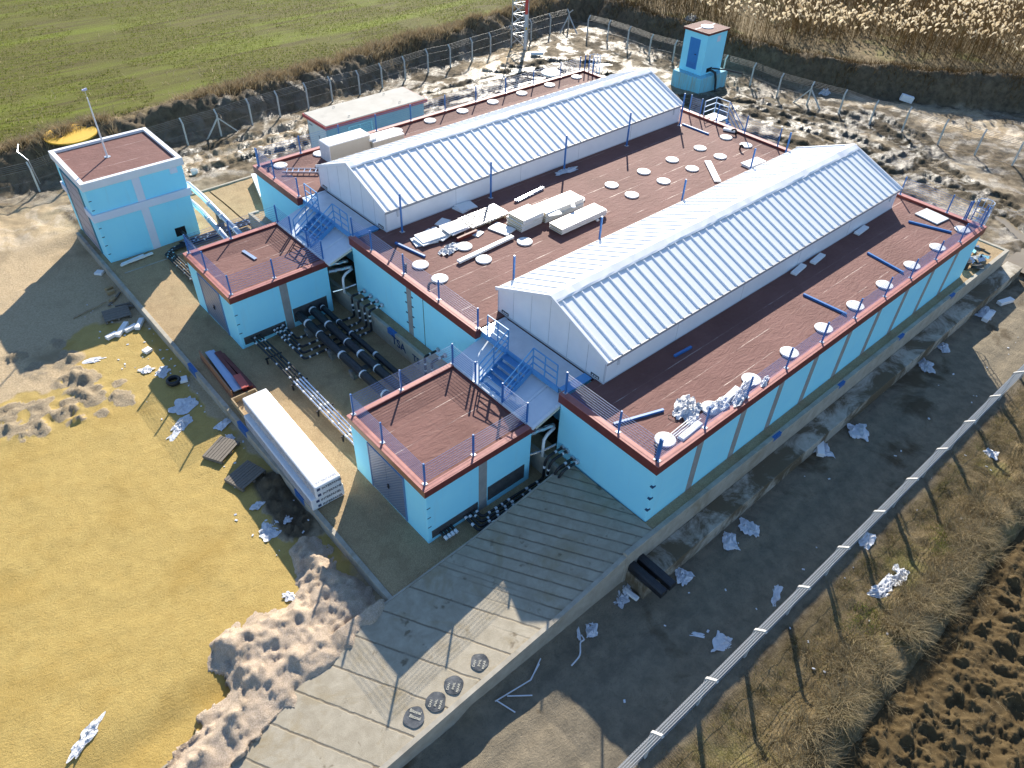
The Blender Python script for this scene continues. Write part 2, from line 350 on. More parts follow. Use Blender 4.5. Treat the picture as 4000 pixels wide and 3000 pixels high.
# concrete
g = NT('weathered_concrete'); v = g.n('NewGeometry').outputs['Position']
nb = g.noise(v, .55, 7, .7, .5); nm = g.noise(v, 2.5, 6, .65); nf = g.noise(v, 45, 3, .7)
c = g.mix(g.ramp(nm, .35, .7), (.33,.295,.235), (.45,.41,.335)); c = g.mix(g.math('MULTIPLY', g.ramp(nb, .56, .70), .75), c, (.24,.195,.12)); c = g.mix(g.math('MULTIPLY', g.ramp(nf, .6, .8), .35), c, (.18,.15,.11))
g.out(Base__Color=c, Roughness=.85, Normal=g.bump(nf, .35, .015)); CONC = g.m
g = NT('stained_slab_concrete'); v = g.n('NewGeometry').outputs['Position']
nb = g.noise(v, .42, 7, .7, .8); nm = g.noise(v, 2.5, 6, .65); nf = g.noise(v, 30, 4, .7)
c = g.mix(g.ramp(nm, .35, .7), (.38,.34,.27), (.52,.475,.39)); c = g.mix(g.ramp(nb, .44, .56), c, g.mix(nf, (.10,.072,.04), (.17,.13,.075)))
g.out(Base__Color=c, Roughness=.85, Normal=g.bump(nf, .4, .02)); SLAB = g.m
def ramp_mat():
    g = NT('grooved_ramp_concrete'); v = g.n('NewGeometry').outputs['Position']
    nb = g.noise(v, .6, 7, .7, .6); nm = g.noise(v, 2.0, 7, .7, .4); nf = g.noise(v, 35, 4, .7); sp = g.noise(v, 1.5, 3, .6, .2)
    sx = g.n('SeparateXYZ', Vector=v); wob = g.math('MULTIPLY', g.math('SUBTRACT', nm, .5), .10)
    u = g.math('ADD', g.math('ADD', g.math('MULTIPLY', sx.outputs[0], .883), g.math('MULTIPLY', sx.outputs[1], .469)), wob)
    near = g.ramp(sx.outputs[0], -6.5, -4.5)
    per = g.math('MULTIPLY_ADD', near, -.5, 1.05)
    def grv(p): 
        fr = g.math('ABSOLUTE', g.math('SUBTRACT', g.math('FRACT', g.math('DIVIDE', u, p)), .5)); return g.ramp(g.math('MULTIPLY', fr, p), .045, .012)
    gr = g.mix(near, grv(1.08), grv(.42)); grf = g.math('MULTIPLY', gr, g.ramp(nm, .3, .5))
    c = g.mix(g.ramp(nm, .35, .7), (.32,.275,.20), (.45,.395,.30)); c = g.mix(g.math('MULTIPLY', g.ramp(nb, .53, .68), .8), c, (.30,.235,.135))
    c = g.mix(g.math('MULTIPLY', g.ramp(sp, .64, .70), .85), c, (.15,.115,.07)); c = g.mix(g.math('MULTIPLY', g.ramp(nf, .6, .8), .4), c, (.2,.165,.11))
    c = g.mix(g.math('MULTIPLY', grf, .8), c, (.13,.10,.065))
    b = g.bump(g.math('SUBTRACT', 1.0, gr), .5, .025); b = g.bump(nf, .45, .02, b)
    g.out(Base__Color=c, Roughness=.85, Normal=b); return g.m
rx_ = np.concatenate([np.arange(-26, -1.0, .25), np.arange(-1.0, .03, .1)]); ry_ = np.linspace(-.34, 3.72, 40)
o = struct(gridmesh('ramp', rx_, ry_, lambda x, y: ramp_z(x)+.012*fbm(x, y, 1.2, 3, 51), ramp_mat()))
BLUEP = mat('blue_paint', (.03,.12,.35), rough=.6)
# ramp walls (side faces of the ramp and its right retaining wall)
def sloped_wall(name, label, y0, y1, xs_, lift, zb):
    m = MB(); vs = []
    for x in xs_:
        z = float(ramp_z(x))+lift; vs += [(x,y0,zb),(x,y1,zb),(x,y1,z),(x,y0,z)]
    fs = []
    for i in range(len(xs_)-1):
        a = i*4; b = a+4; fs += [(a+3,b+3,b+2,a+2),(a,b,b+3,a+3),(a+1,a+2,b+2,b+1)]
    fs += [(0,3,2,1), tuple(len(vs)-4+k for k in (0,1,2,3))]
    return tag(m.add(vs, fs).build(name, CONC), label, 'retaining wall')
sloped_wall('ramp_wall', 'sloping concrete wall along the fence side of the grooved ramp', -.50, -.345, [-26,-16,-12,-8.4,-4.65,-1.55,-1.5], .035, -1.7)
sloped_wall('ramp_edge_wall', 'low concrete edge of the ramp beside the gravel yard and pipes', 3.725, 3.79, [-18,-12,-8.4,-4.65,-.9,-.58], .015, -1.3)
# retaining walls
def wall(name, label, boxes, marks=()):
    m = MB()
    for b in boxes: m.box(*b)
    o = m.build(name, CONC, bevel=.012); tag(o, label, 'retaining wall')
    for b in marks: MB().box(*b).build('paint_mark', BLUEP, o)
    return o
wall('retaining_wall', 'long grey concrete retaining wall under the fence-side facade of the main building', [(-1.5,29.55,-.52,-.33,-.9,.985),(29.5,29.7,-.52,1.2,-.9,.982)],
     [(7.1,7.65,-.523,-.40,.80,.988),(12.0,12.5,-.523,-.40,.80,.988),(17.3,17.8,-.523,-.40,.80,.988),(22.6,23.1,-.523,-.40,.80,.988)])
tsa = wall('retaining_wall', 'concrete retaining wall with blue graffiti letters in front of the middle facade', [(-.57,-.40,3.8,28.5,-.3,.98),(-.57,.02,28.5,28.68,-.3,.978)], [(-.574,-.42,14.45,15.05,.72,.984)])
wall('yard_wall', 'low concrete wall between the gravel yard and the wet sandy yard', [(-8.28,-8.10,3.8,34.1,-1.0,.06)], [(-8.284,-8.14,18.7,19.5,-.3,.064),(-8.284,-8.14,13.9,14.7,-.3,.064),(-8.284,-8.14,9.3,10.0,-.3,.064)])
wall('yard_kerb', 'thin pale concrete kerb at the back of the gravel yard beside the white cube building', [(-2.7,2.5,34.4,34.55,-.6,.10)])
# raised gravel strips
def strip(nm, boxes):
    m = MB()
    for b in boxes: m.box(*b)
    return struct(m.build(nm, GRAV))
strip('gravel_strip', [(.03,29.5,-.33,1.2,-.5,.93),(25.0,29.5,1.2,2.2,-.5,.5),(-.40,.2,3.8,28.5,-.5,.90)])
m = MB(); m.box(-1.35,30.5,-1.38,-.523,-1.2,-.02); struct(m.build('concrete_slab', SLAB, bevel=.02))
# ------------------------------------------------------------------ building materials
def wall_mat(nm, c1, c2):
    g = NT(nm); v = g.obj(); n = g.noise(v, .7, 5, .6); nf = g.noise(v, 120, 2, .6)
    st = g.noise(g.n('Mapping', Vector=v, Scale=(3,3,.25)).outputs[0], 1.5, 5, .65)
    c = g.mix(g.ramp(n, .35, .7), c1, c2); c = g.mix(g.math('MULTIPLY', g.ramp(st, .58, .8), .22), c, (.40,.55,.60))
    g.out(Base__Color=c, Roughness=.75, Normal=g.bump(nf, .25, .006)); g.b.inputs['Specular IOR Level'].default_value = .25
    return g.m
CYAN = wall_mat('cyan_render', (.30,.78,.97), (.34,.82,.98))
PALEB = wall_mat('pale_blue_render', (.66,.70,.80), (.72,.75,.84))
def deck_mat():
    g = NT('brown_red_roof_felt'); v = g.obj(); sx = g.n('SeparateXYZ', Vector=v)
    n = g.noise(v, .5, 6, .6, .4); nf = g.noise(v, 160, 2, .7); nm = g.noise(v, 6, 5, .65)
    wob = g.math('MULTIPLY', g.math('SUBTRACT', g.noise(v, 1.5, 3), .5), .05)
    yy = g.math('ADD', g.math('ADD', sx.outputs[1], wob), .32); xx = g.math('ADD', g.math('ADD', sx.outputs[0], wob), .3)
    def seam(a, p, w): 
        f = g.math('ABSOLUTE', g.math('SUBTRACT', g.math('FRACT', g.math('DIVIDE', a, p)), .5)); return g.ramp(g.math('MULTIPLY', f, p), w, w*.35)
    s1 = seam(yy, .98, .020); s2 = seam(xx, 5.02, .02)
    dash = g.ramp(g.noise(g.n('Mapping', Vector=v, Scale=(.45,3.2,1)).outputs[0], 1.0, 5, .75), .50, .60)
    wr = g.n('TexNoise', Vector=g.n('Mapping', Vector=v, Scale=(1.0,2.6,1)).outputs[0], Scale=1.6, Detail=3.0, Roughness=.5, Distortion=1.6).outputs[0]
    c = g.mix(g.ramp(n, .35, .7), (.150,.064,.052), (.200,.092,.077)); c = g.mix(g.math('MULTIPLY', g.ramp(nm, .55, .8), .35), c, (.25,.145,.125)); c = g.mix(g.math('MULTIPLY', g.ramp(nf, .55, .8), .5), c, (.12,.06,.055))
    c = g.mix(g.math('MULTIPLY', s2, .5), c, (.13,.07,.06)); c = g.mix(g.math('MULTIPLY', s1, g.math('MULTIPLY_ADD', dash, .7, .08)), c, (.50,.39,.33))  # felt seams, with their sun glint painted in as pale dashes
    rough = g.math('SUBTRACT', .78, g.math('MULTIPLY', g.math('MULTIPLY', s1, dash), .3))
    b = g.bump(wr, .75, .05); b = g.bump(nf, .3, .008, b)
    g.out(Base__Color=c, Roughness=rough, Normal=b); g.b.inputs['Specular IOR Level'].default_value = .35
    return g.m
DECK = deck_mat()
FASC = mat('dark_red_fascia', (.15,.032,.026), (.19,.046,.038), 3, rough=.5, bump=.1, bscale=30)
COPE_LIT = mat('sunlit_red_coping', (.36,.125,.105), (.44,.17,.15), 4, rough=.55, bump=.15, bscale=60)  # parapet tops in a lighter red than the sides: sunlight put into the colour
BRONZE = mat('bronze_fascia', (.30,.145,.075), (.34,.17,.09), 3, rough=.4)
GREYC = mat('grey_pilaster_concrete', (.26,.26,.25), (.34,.335,.32), 3, rough=.8, bump=.2)
BLUE = mat('blue_steel', (.03,.15,.42), (.04,.19,.48), 3, rough=.38, spec=.5)
BLUEW = mat('blue_wire', (.045,.15,.42), rough=.35, spec=.5)
SKYB = mat('sky_blue_steel', (.09,.30,.60), (.12,.36,.66), 2, rough=.45)
WHITE = mat('white_panel', (.82,.83,.85), (.87,.88,.89), 2, rough=.45)
GALV = mat('galvanised_steel', (.50,.52,.54), (.62,.64,.66), 6, rough=.35, metal=.6)
DARK = mat('dark_hole', (.012,.012,.014), rough=.9)
BLACK = mat('black_rubber', (.018,.019,.022), (.03,.031,.035), 6, rough=.45, bump=.1)
WTAPE = mat('white_tape', (.75,.76,.78), rough=.5)
ALU = mat('foil_cladding', (.68,.70,.73), (.80,.81,.83), 8, rough=.22, metal=.85, bump=.25, bscale=9, bdist=.02)
Z_R, Z_D = 3.87, 3.75

# ------------------------------------------------------------------ main building
L0, W0 = 25.0, 28.02
N1, N2, N3, N4 = 4.65, 9.38, 18.62, 23.35
def rect_notch(i, xn):
    return [(i,i),(L0-i,i),(L0-i,W0-i),(i,W0-i),(i,N4+i),(xn,N4+i),(xn,N3-i),(i,N3-i),(i,N2+i),(xn,N2+i),(xn,N1-i),(i,N1-i)]
mb = thing('main_building', 'long cyan flat-roofed plant building with dark red roof edge and brown-red felt roof', 'building')
MB().prism(rect_notch(.06, 1.75), .3, 3.5).build('wall', CYAN, mb, bevel=.05)
MB().prism(rect_notch(.2, 1.72), 3.5, Z_D).build('roof', DECK, mb)
pm = MB()
def para(x0, x1, y0, y1, outx=None, outy=None):
    pm.m = 0; pm.box(x0, x1, y0, y1, 3.46, 3.845)
    pm.m = 1; pm.box(x0-.006, x1+.006, y0-.006, y1+.006, 3.845, Z_R)  # top face takes the lighter, sunlit red
P = .27
para(0, L0, 0, P); para(0, L0, W0-P, W0); para(0, P, P+.006, N1); para(0, P, N2, N3); para(0, P, N4, W0-P-.006); para(L0-P, L0, P+.006, W0-P-.006)
pm.build('parapet', [FASC, COPE_LIT], mb)
for x in (2.45, 4.99, 7.43, 9.86, 12.42, 14.9, 17.35, 19.85, 22.4):
    MB().box(x-.18, x+.18, .052, .5, .4, 3.462).build('pilaster', GREYC, mb)
MB().box(.052, .5, 13.85, 14.2, .4, 3.462).build('pilaster', GREYC, mb)
MB().box(.054, .3, 12.965, 13.0, .4, 3.462).build('expansion_joint', DARK, mb)
m = MB()
for z in (1.45, 2.0, 2.55, 3.05):
    for yy in (13.78, 14.25): m.box(.03, .08, yy-.06, yy+.06, z, z+.05)
m.build('wall_clip', mat('dark_blue_mark', (.03,.07,.13), rough=.5), mb)
def corner_marks(par, cx, cy, zs, sx, sy):
    for z in zs: MB().box(cx-(.12 if sx < 0 else -.0)-.02, cx+.03, cy-.02, cy+.10, z, z+.035).build('corner_mark', MATS['dark_blue_mark'], par)  # small shadows at the wall corner, put in as dark boxes
corner_marks(mb, .12, .045, (1.6, 2.2, 2.8), -1, 1)

# ------------------------------------------------------------------ roof sheds
def shed(y0, y1, label):
    x0, x1, yr, ze, zd = 1.65, 23.3, (y0+y1)/2, 4.85, 6.1
    t = thing('roof_shed', label, 'roof shed', (x0, y0, Z_D), 'white ribbed sheds on the brown roof')
    i = .12; a, b = x0+.06, x1-.06
    prof = [(y0+i, Z_D-.05),(y1-i, Z_D-.05),(y1-i, ze-.08),(yr, zd-.10),(y0+i, ze-.08)]
    m = MB(); vs = [(a, y, z) for y, z in prof]+[(b, y, z) for y, z in prof]
    m.add(vs, [(4,3,2,1,0),(5,6,7,8,9)]+[(k, (k+1) % 5, 5+(k+1) % 5, 5+k) for k in range(5)]); m.build('wall', WHITE, t)
    JM = mat('grey_joint', (.42,.43,.45), rough=.6)
    for k in range(1, 6):
        y = y0+k*(y1-y0)/6; zz = ze-.12+(zd-ze)*(1-abs(y-yr)/(yr-y0)); MB().box(a-.004, a, y-.008, y+.008, Z_D, zz).build('panel_joint', JM, t)
    for x in np.arange(x0+4.2, x1, 4.3):
        for yy in (y0+i-.004, y1-i): MB().box(x-.008, x+.008, yy, yy+.004, Z_D, ze-.1).build('panel_joint', JM, t)
    for sgn in (0, 1):
        ya, yb = (y0, yr) if sgn == 0 else (y1, yr)
        m = MB(); d = Vector((0, yb-ya, zd-ze)); ln = d.length; d.normalize(); nrm = Vector((0, -d.z, d.y)) if sgn == 0 else Vector((0, d.z, -d.y))
        nrm = nrm if nrm.z > 0 else -nrm
        def q(x, s, h): return Vector((x, ya, ze))+d*s+nrm*h
        def slab(xa, xb, s0, s1, h0, h1, ins=0):
            vs = [q(xa,s0,h0),q(xb,s0,h0),q(xb,s1,h0),q(xa,s1,h0),q(xa+ins,s0,h1),q(xb-ins,s0,h1),q(xb-ins,s1,h1),q(xa+ins,s1,h1)]
            m.add(vs, [(3,2,1,0),(4,5,6,7),(0,1,5,4),(1,2,6,5),(2,3,7,6),(3,0,4,7)])
        slab(x0, x1, 0, ln-.01, -.09, -.04)
        for x in np.arange(x0+.30, x1-.1, .5): slab(x-.045, x+.045, .03, ln-.16, -.04, .004, .022)
        m.build('roof_panel', mat('white_roof_sheet', (.84,.845,.85), (.88,.88,.88), 3, rough=.42, spec=.35), t)
    m = MB(); rng = np.random.default_rng(int(y0*10)); 
    n = 60; vs = []; fs = []
    for k in range(n+1):
        x = x0-.03+(x1-x0+.06)*k/n; w = rng.normal()*.010
        for (dy, dz) in ((-.34, -.125), (-.27, -.075), (0, .035), (.27, -.075), (.34, -.125)): vs.append((x, yr+dy+w, zd+dz+rng.normal()*.006))
    for k in range(n):
        for j in range(4): a_ = k*5+j; fs.append((a_, a_+5, a_+6, a_+1))
    m.add(vs, fs); m.build('ridge_cap', mat('white_roof_sheet', (.7,.7,.7)), t, smooth=False)
    for xx in (x0-.02, x1-.02):
        m = MB()
        for (ya, yb) in ((y0, yr), (y1, yr)): m.beam((xx+.02, ya, ze-.03), (xx+.02, yb, zd-.03), .05, .13)
        m.build('gable_trim', WHITE, t)
    for yy in (y0+.02, y1-.02): MB().box(x0, x1, yy-.025, yy+.025, ze-.13, ze-.012).build('eave_trim', mat('grey_trim', (.30,.31,.33), rough=.5), t)
    m = MB(); m.box(a-.012, b+.012, y0+i-.012, y0+i+.04, Z_D-.04, Z_D+.05); m.box(a-.012, b+.012, y1-i-.04, y1-i+.012, Z_D-.04, Z_D+.05); m.box(a-.013, a+.03, y0+i-.01, y1-i+.01, Z_D-.04, Z_D+.06)
    m.build('base_trim', mat('pale_trim', (.6,.62,.65), rough=.5), t)
    for yy in (y0+.55, y1-.55):
        v = MB(); v.box(a-.03, a+.01, yy-.2, yy+.2, Z_D+.07, Z_D+.19).build('wall_vent', mat('dark_vent', (.07,.08,.09), rough=.6), t)
        s = MB(); [s.box(a-.036, a-.029, yy-.17+q_*.115, yy-.17+q_*.115+.07, Z_D+.10, Z_D+.16) for q_ in range(3)]; s.build('louvre', WTAPE, t)
    for xx in (x0+.75, x1-.75): MB().box(xx-.05, xx+.05, y0+i-.05, y0+i, 4.35, 4.68).build('bracket', mat('pale_trim', (.6,.6,.6)), t)
    for yy, cc in ((y0+i, 1), (y1-i, 1)): MB().box(a-.014, a+.05, yy-.016, yy+.03, Z_D, ze-.1).build('corner_trim', mat('pale_trim', (.6,.6,.6)), t)
    return t
shed(3.95, 10.1, 'white ribbed roof shed nearer the long wire fence, glaring on its far slope')
shed(17.93, 24.08, 'white ribbed metal shed on the roof, farther from the fence, with wrapped panels behind it')

# ------------------------------------------------------------------ pump houses
def door_mat():
    g = NT('chequered_blue_door'); v = g.obj(); sx = g.n('SeparateXYZ', Vector=v)
    a = g.math('SINE', g.math('MULTIPLY', sx.outputs[1], 48)); b = g.math('SINE', g.math('MULTIPLY', sx.outputs[2], 48))
    h = g.math('MULTIPLY', a, b)
    c = g.mix(g.ramp(h, -.4, .6), (.14,.21,.36), (.30,.36,.47))
    g.out(Base__Color=c, Roughness=.3, Metallic=.4, Normal=g.bump(h, .4, .02)); return g.m
DOOR = door_mat()
def pump_house():
    x0, x1, y0, y1 = -5.96, -1.05, 4.72, 9.47; zt = 2.86
    t = thing('pump_house', 'square cyan pump house nearest the camera with a brown-red fenced roof', 'pump house', (x0, y0, 0), 'cyan pump houses in front of the main building')
    e = .06; xa, xb, ya, yb = x0+e, x1-e, y0+e, y1-e
    MB().box(xa, xb, ya, yb, -.35, 2.58).build('wall', CYAN, t, bevel=.04)
    MB().box(x0+.2, x1-.2, y0+.2, y1-.2, 2.58, 2.76).build('roof', DECK, t)
    m = MB(); p = .24
    for (a, b, c, d, mi) in ((x0,x1,y0,y0+p,0),(x0,x1,y1-p,y1,0),(x0,x0+p,y0+p,y1-p,2)):
        m.m = mi; m.box(a, b, c, d, 2.55, 2.837); m.m = 1; m.box(a-.004, b+.004, c-.004, d+.004, 2.837, zt)
    m.m = 0; m.box(x1-p, x1, y0+p+.006, y1-p-.006, 2.55, 2.785)
    m.m = 2; m.box(x0-.005, x0+.02, y0+.002, y1-.002, 2.548, 2.83)
    m.build('parapet', [FASC, COPE_LIT, BRONZE], t)
    for k in range(2):
        d = MB(); q = 6.09+k*1.055; d.box(xa-.035, xa+.02, q, q+1.045, .12, 2.34); od = d.build('door', DOOR, t, bevel=.006)
        if k == 0:
            h = MB(); h.box(xa-.075, xa-.036, 7.03, 7.09, 1.0, 1.22); h.tube([(xa-.07,7.06,1.12),(xa-.10,7.06,1.12),(xa-.10,6.94,1.12)], .014, 6); h.build('handle', BLACK, od)
    m = MB(); m.box(xa-.045, xa+.02, 6.02, 6.085, .08, 2.40); m.box(xa-.045, xa+.02, 8.205, 8.27, .08, 2.40); m.box(xa-.045, xa+.02, 6.085, 8.205, 2.345, 2.40)
    m.build('door_frame', mat('blue_frame', (.12,.22,.40), rough=.4), t)
    MB().box(-3.62, -3.24, ya-.006, ya+.2, -.3, 2.56).build('pilaster', GREYC, t)
    pl = mat('grey_steel_plate', (.10,.105,.11), (.16,.16,.165), 5, rough=.35, metal=.5)
    MB().box(-5.74, -3.66, ya-.012, ya+.05, .18, .58).build('cable_panel', pl, t, bevel=.004)
    MB().box(-3.2, -1.40, ya-.012, ya+.05, .28, 1.02).build('cable_panel', pl, t, bevel=.004)
    for z in (.85, 1.35, 1.85): MB().box(xa+.02, xa+.16, ya-.008, ya+.02, z, z+.035).build('corner_mark', MATS['dark_blue_mark'], t)  # dark slips drawn as small shadows on the house corner
    return t
phA = pump_house()
phB = dup(phA, (-5.96, 4.72+14.18, 0), None, 'square cyan pump house farther from the camera, next to the taller white-edged cube building')

# ------------------------------------------------------------------ tower building
tw = thing('valve_tower', 'tall cyan cube building with white roof edge and white cross bands', 'building', (-5.44, 32.2, 0))
TX0, TX1, TY0, TY1 = -7.88, -3.0, 29.88, 34.58
MB().box(TX0, TX1, TY0, TY1, -.5, 4.15).build('wall', CYAN, tw, bevel=.04)
MB().box(TX0+.02, TX1-.02, TY0+.02, TY1-.02, 4.15, 4.36).build('roof', DECK, tw)
m = MB(); a, b, c, d = -7.97, -2.91, 29.79, 34.67; p = .22
for q in ((a,b,c,c+p),(a,b,d-p,d),(a,a+p,c+p,d-p),(b-p,b,c+p,d-p)): m.box(*q, 4.10, 4.49)
m.build('parapet', mat('white_render', (.70,.71,.74), (.76,.77,.79), 2, rough=.7), tw)
m = MB(); a, b, c, d = -7.97, -2.91, 29.79, 34.67; p = .1
for q in ((a,b,c,c+p),(a,b,d-p,d),(b-p,b,c+p,d-p),(a,a+p,c+p,31.0),(a,a+p,33.75,d-p)): m.box(*q, 2.40, 2.80)
m.build('band', PALEB, tw)
MB().box(-5.63, -5.24, TY0-.025, TY0+.1, 2.803, 4.097).build('pilaster_strip', PALEB, tw)
MB().box(-5.63, -5.24, TY0-.025, TY0+.1, -.3, 2.397).build('pilaster_strip', PALEB, tw)
MB().box(-3.68, -3.30, TY0-.02, TY0+.05, 3.76, 4.06).build('wall_plate', PALEB, tw)
hm = MB(); hm.box(-4.29, -3.73, TY0-.012, TY0+.05, .27, .77); hh = hm.build('pipe_hole', DARK, tw)
gd = NT('grey_panel_door'); v = gd.obj(); sx = gd.n('SeparateXYZ', Vector=v)
def gl(a, p): return gd.ramp(gd.math('MULTIPLY', gd.math('ABSOLUTE', gd.math('SUBTRACT', gd.math('FRACT', gd.math('DIVIDE', a, p)), .5)), p), .03, .012)
ln = gd.math('MAXIMUM', gl(sx.outputs[1], 1.2), gl(sx.outputs[2], .62)); gd.out(Base__Color=gd.mix(ln, (.33,.33,.40), (.06,.06,.08)), Roughness=.5, Normal=gd.bump(ln, .4, -.02))
MB().box(TX0-.03, TX0+.05, 31.1, 33.65, .1, 3.75).build('garage_door', gd.m, tw)
m = MB(); m.box(TX0-.05, TX0+.05, 33.65, 33.8, .1, 3.85); m.box(TX0-.05, TX0+.05, 30.95, 31.1, .1, 3.85); m.box(TX0-.05, TX0+.05, 31.1, 33.65, 3.75, 3.85)
m.build('door_frame', mat('teal_frame', (.05,.20,.27), rough=.5), tw)
for z in (.5, 1.0, 1.5, 2.0, 3.0, 3.5):
    MB().box(TX0+.02, TX0+.15, TY0-.008, TY0+.02, z, z+.04).build('corner_mark', MATS['dark_blue_mark'], tw)  # corner shadows put in as thin dark boxes
    MB().box(TX1-.04, TX1+.012, TY0-.01, TY0+.04, z+.1, z+.16).build('corner_mark', WTAPE, tw)
am = thing('antenna_mast', 'thin white mast standing on the roof of the tall cyan cube building', 'mast', (-5.78, 32.44, 4.36))
MB().cyl((-5.78, 32.44, 4.362), .16, .02, 12).build('base_plate', GALV, am)
MB().tube([(-5.78,32.44,4.37),(-5.78,32.44,7.45)], .035, 8, rs=[.05,.03]).build('pole', mat('white_paint', (.75,.75,.76), rough=.5), am)
MB().tube([(-5.78,32.44,7.45),(-5.78,32.44,7.75)], .012, 6).build('tip', GALV, am)
m = MB(); m.obox((-5.74,32.44,7.82), (.16,.05,.10), .4); m.obox((-5.84,32.46,7.80), (.10,.10,.06), .9); m.build('beacon', mat('pale_violet_plastic', (.55,.55,.75), rough=.4), am)

# ------------------------------------------------------------------ substation kiosk
k0 = thing('substation_kiosk', 'low grey-blue concrete kiosk with pale flat roof and red roof rim', 'kiosk', (7.6, 33.8, -.3))
GB = mat('grey_blue_render', (.27,.345,.39), (.31,.385,.43), 2, rough=.75)
MB().box(7.72, 15.38, 33.9, 36.45, -.6, 1.97).build('wall', GB, k0)
m = MB(); m.m = 0; m.box(7.52, 15.58, 33.70, 36.62, 1.95, 2.16); m.m = 1; m.box(7.60, 15.50, 33.78, 36.54, 2.16, 2.20); m.build('roof', [mat('red_rim', (.42,.06,.065), (.5,.09,.09), 3, rough=.6), mat('pale_roof_concrete', (.44,.415,.365), (.53,.505,.45), .8, rough=.85, c3=(.36,.34,.30))], k0)
dw = MB().box(7.685, 7.73, 34.05, 36.3, -.3, 1.85).build('door', mat('cream_door', (.70,.70,.68), (.75,.75,.73), 2, rough=.5), k0)
MB().box(7.67, 7.69, 34.9, 35.05, .95, 1.15).build('lock_plate', GREYC, dw); MB().box(7.67, 7.686, 35.75, 36.15, 1.55, 1.65).build('name_plate', mat('grey_trim', (.3,.3,.3)), dw)
MB().box(7.67, 7.686, 34.35, 34.47, .75, .95).build('warning_sign', mat('yellow_paint', (.75,.45,.03), rough=.5), dw)
lv = MB(); lv.box(9.25, 9.32, 33.83, 33.92, .4, 1.72); lv.box(11.02, 11.09, 33.83, 33.92, .4, 1.72); lv.box(10.13, 10.20, 33.83, 33.92, .4, 1.65); lv.box(9.32, 11.02, 33.83, 33.92, 1.65, 1.72)
for k in range(14): lv.obox((9.73, 33.87, .45+k*.085), (.8, .05, .03), 0, .5); lv.obox((10.61, 33.87, .45+k*.085), (.8, .05, .03), 0, .5)
lv.build('louvre_door', mat('pale_aqua_louvre', (.42,.64,.68), rough=.5), k0)
m = MB()
for x in (9.6, 13.6):
    for y in (34.2, 36.1): m.tube([(x-.06,y,2.2),(x-.06,y,2.28),(x+.06,y,2.28),(x+.06,y,2.2)], .012, 6)
m.build('lifting_eye', GREYC, k0)

# ------------------------------------------------------------------ pump tower at the far fence
pt = thing('pump_kiosk', 'narrow cyan tower with blue door on a stepped cyan plinth by the far fence', 'pump kiosk', (38.9, 27.4, -.3))
STC = NT('stained_cyan_plinth'); v = STC.obj()
st = STC.noise(STC.n('Mapping', Vector=v, Scale=(5,5,.5)).outputs[0], 1.2, 5, .7)
STC.out(Base__Color=STC.mix(STC.math('MULTIPLY', STC.ramp(st, .42, .68), .75), (.22,.60,.74), (.34,.35,.26)), Roughness=.8); 
m = MB(); m.box(37.38, 41.0, 26.62, 29.5, -.6, .92); m.build('plinth', STC.m, pt, bevel=.05)
bx0, bx1, by0, by1, bz = 38.02, 40.55, 27.15, 29.4, 4.05
MB().box(bx0, bx1, by0, by1, .92, bz).build('wall', CYAN, pt)
m = MB(); m.box(bx0-.1, bx1+.1, by0-.1, by1+.1, bz, bz+.12); m.build('roof', [DECK], pt)
m = MB(); 
for q in ((bx0-.12,bx1+.12,by0-.12,by0-.095),(bx0-.12,bx1+.12,by1+.095,by1+.12),(bx0-.12,bx0-.095,by0-.1,by1+.1),(bx1+.095,bx1+.12,by0-.1,by1+.1)): m.box(*q, bz-.04, bz+.13)
m.build('fascia', FASC, pt)
m = MB(); m.box(bx0-.02, bx0+.02, 27.75, 28.75, 1.25, 3.55); dd = m.build('door', mat('mid_blue_door', (.03,.20,.52), (.04,.24,.56), 3, rough=.5), pt); m = MB(); m.box(bx0-.05, bx0-.02, 27.95, 28.1, 2.35, 2.4); m.build('handle', BLACK, dd)
m = MB(); [m.box(bx0-.03, bx0-.02, 27.85, 28.65, 1.35+k*.07, 1.38+k*.07) for k in range(6)]; m.build('vent_slats', BLUE, dd)
MB().box(39.35, 39.75, by0-.015, by0+.02, 3.3, 3.75).build('wall_plate', PALEB, pt)
MB().box(38.65, 39.35, by0-.012, by0+.02, 1.05, 1.38).build('pipe_hole', DARK, pt)
MB().cyl((39.28, 28.28, bz+.12), .5, .07, 24).build('hatch', WHITE, pt)
m = MB(); m.box(bx0, bx1, 28.42, 28.50, bz+.12, bz+.125); m.build('roof_seam', WTAPE, pt)
hs = MB(); hs.tube([(39.0,27.3,1.2),(39.0,26.9,1.22),(39.15,26.6,1.1),(39.2,26.45,.6),(39.25,26.4,0),(39.2,26.3,-.35)], .09, 8)
tag(hs.build('black_hose', BLACK), 'black hose hanging out of the hole in the narrow cyan tower', 'hose')
hs = MB(); hs.tube([(39.3,27.3,1.25),(40.3,26.4,1.15),(41.6,25.6,.8)], .06, 8)
tag(hs.build('black_pipe', BLACK), 'dark pipe running from the narrow cyan tower towards the fence', 'pipe')
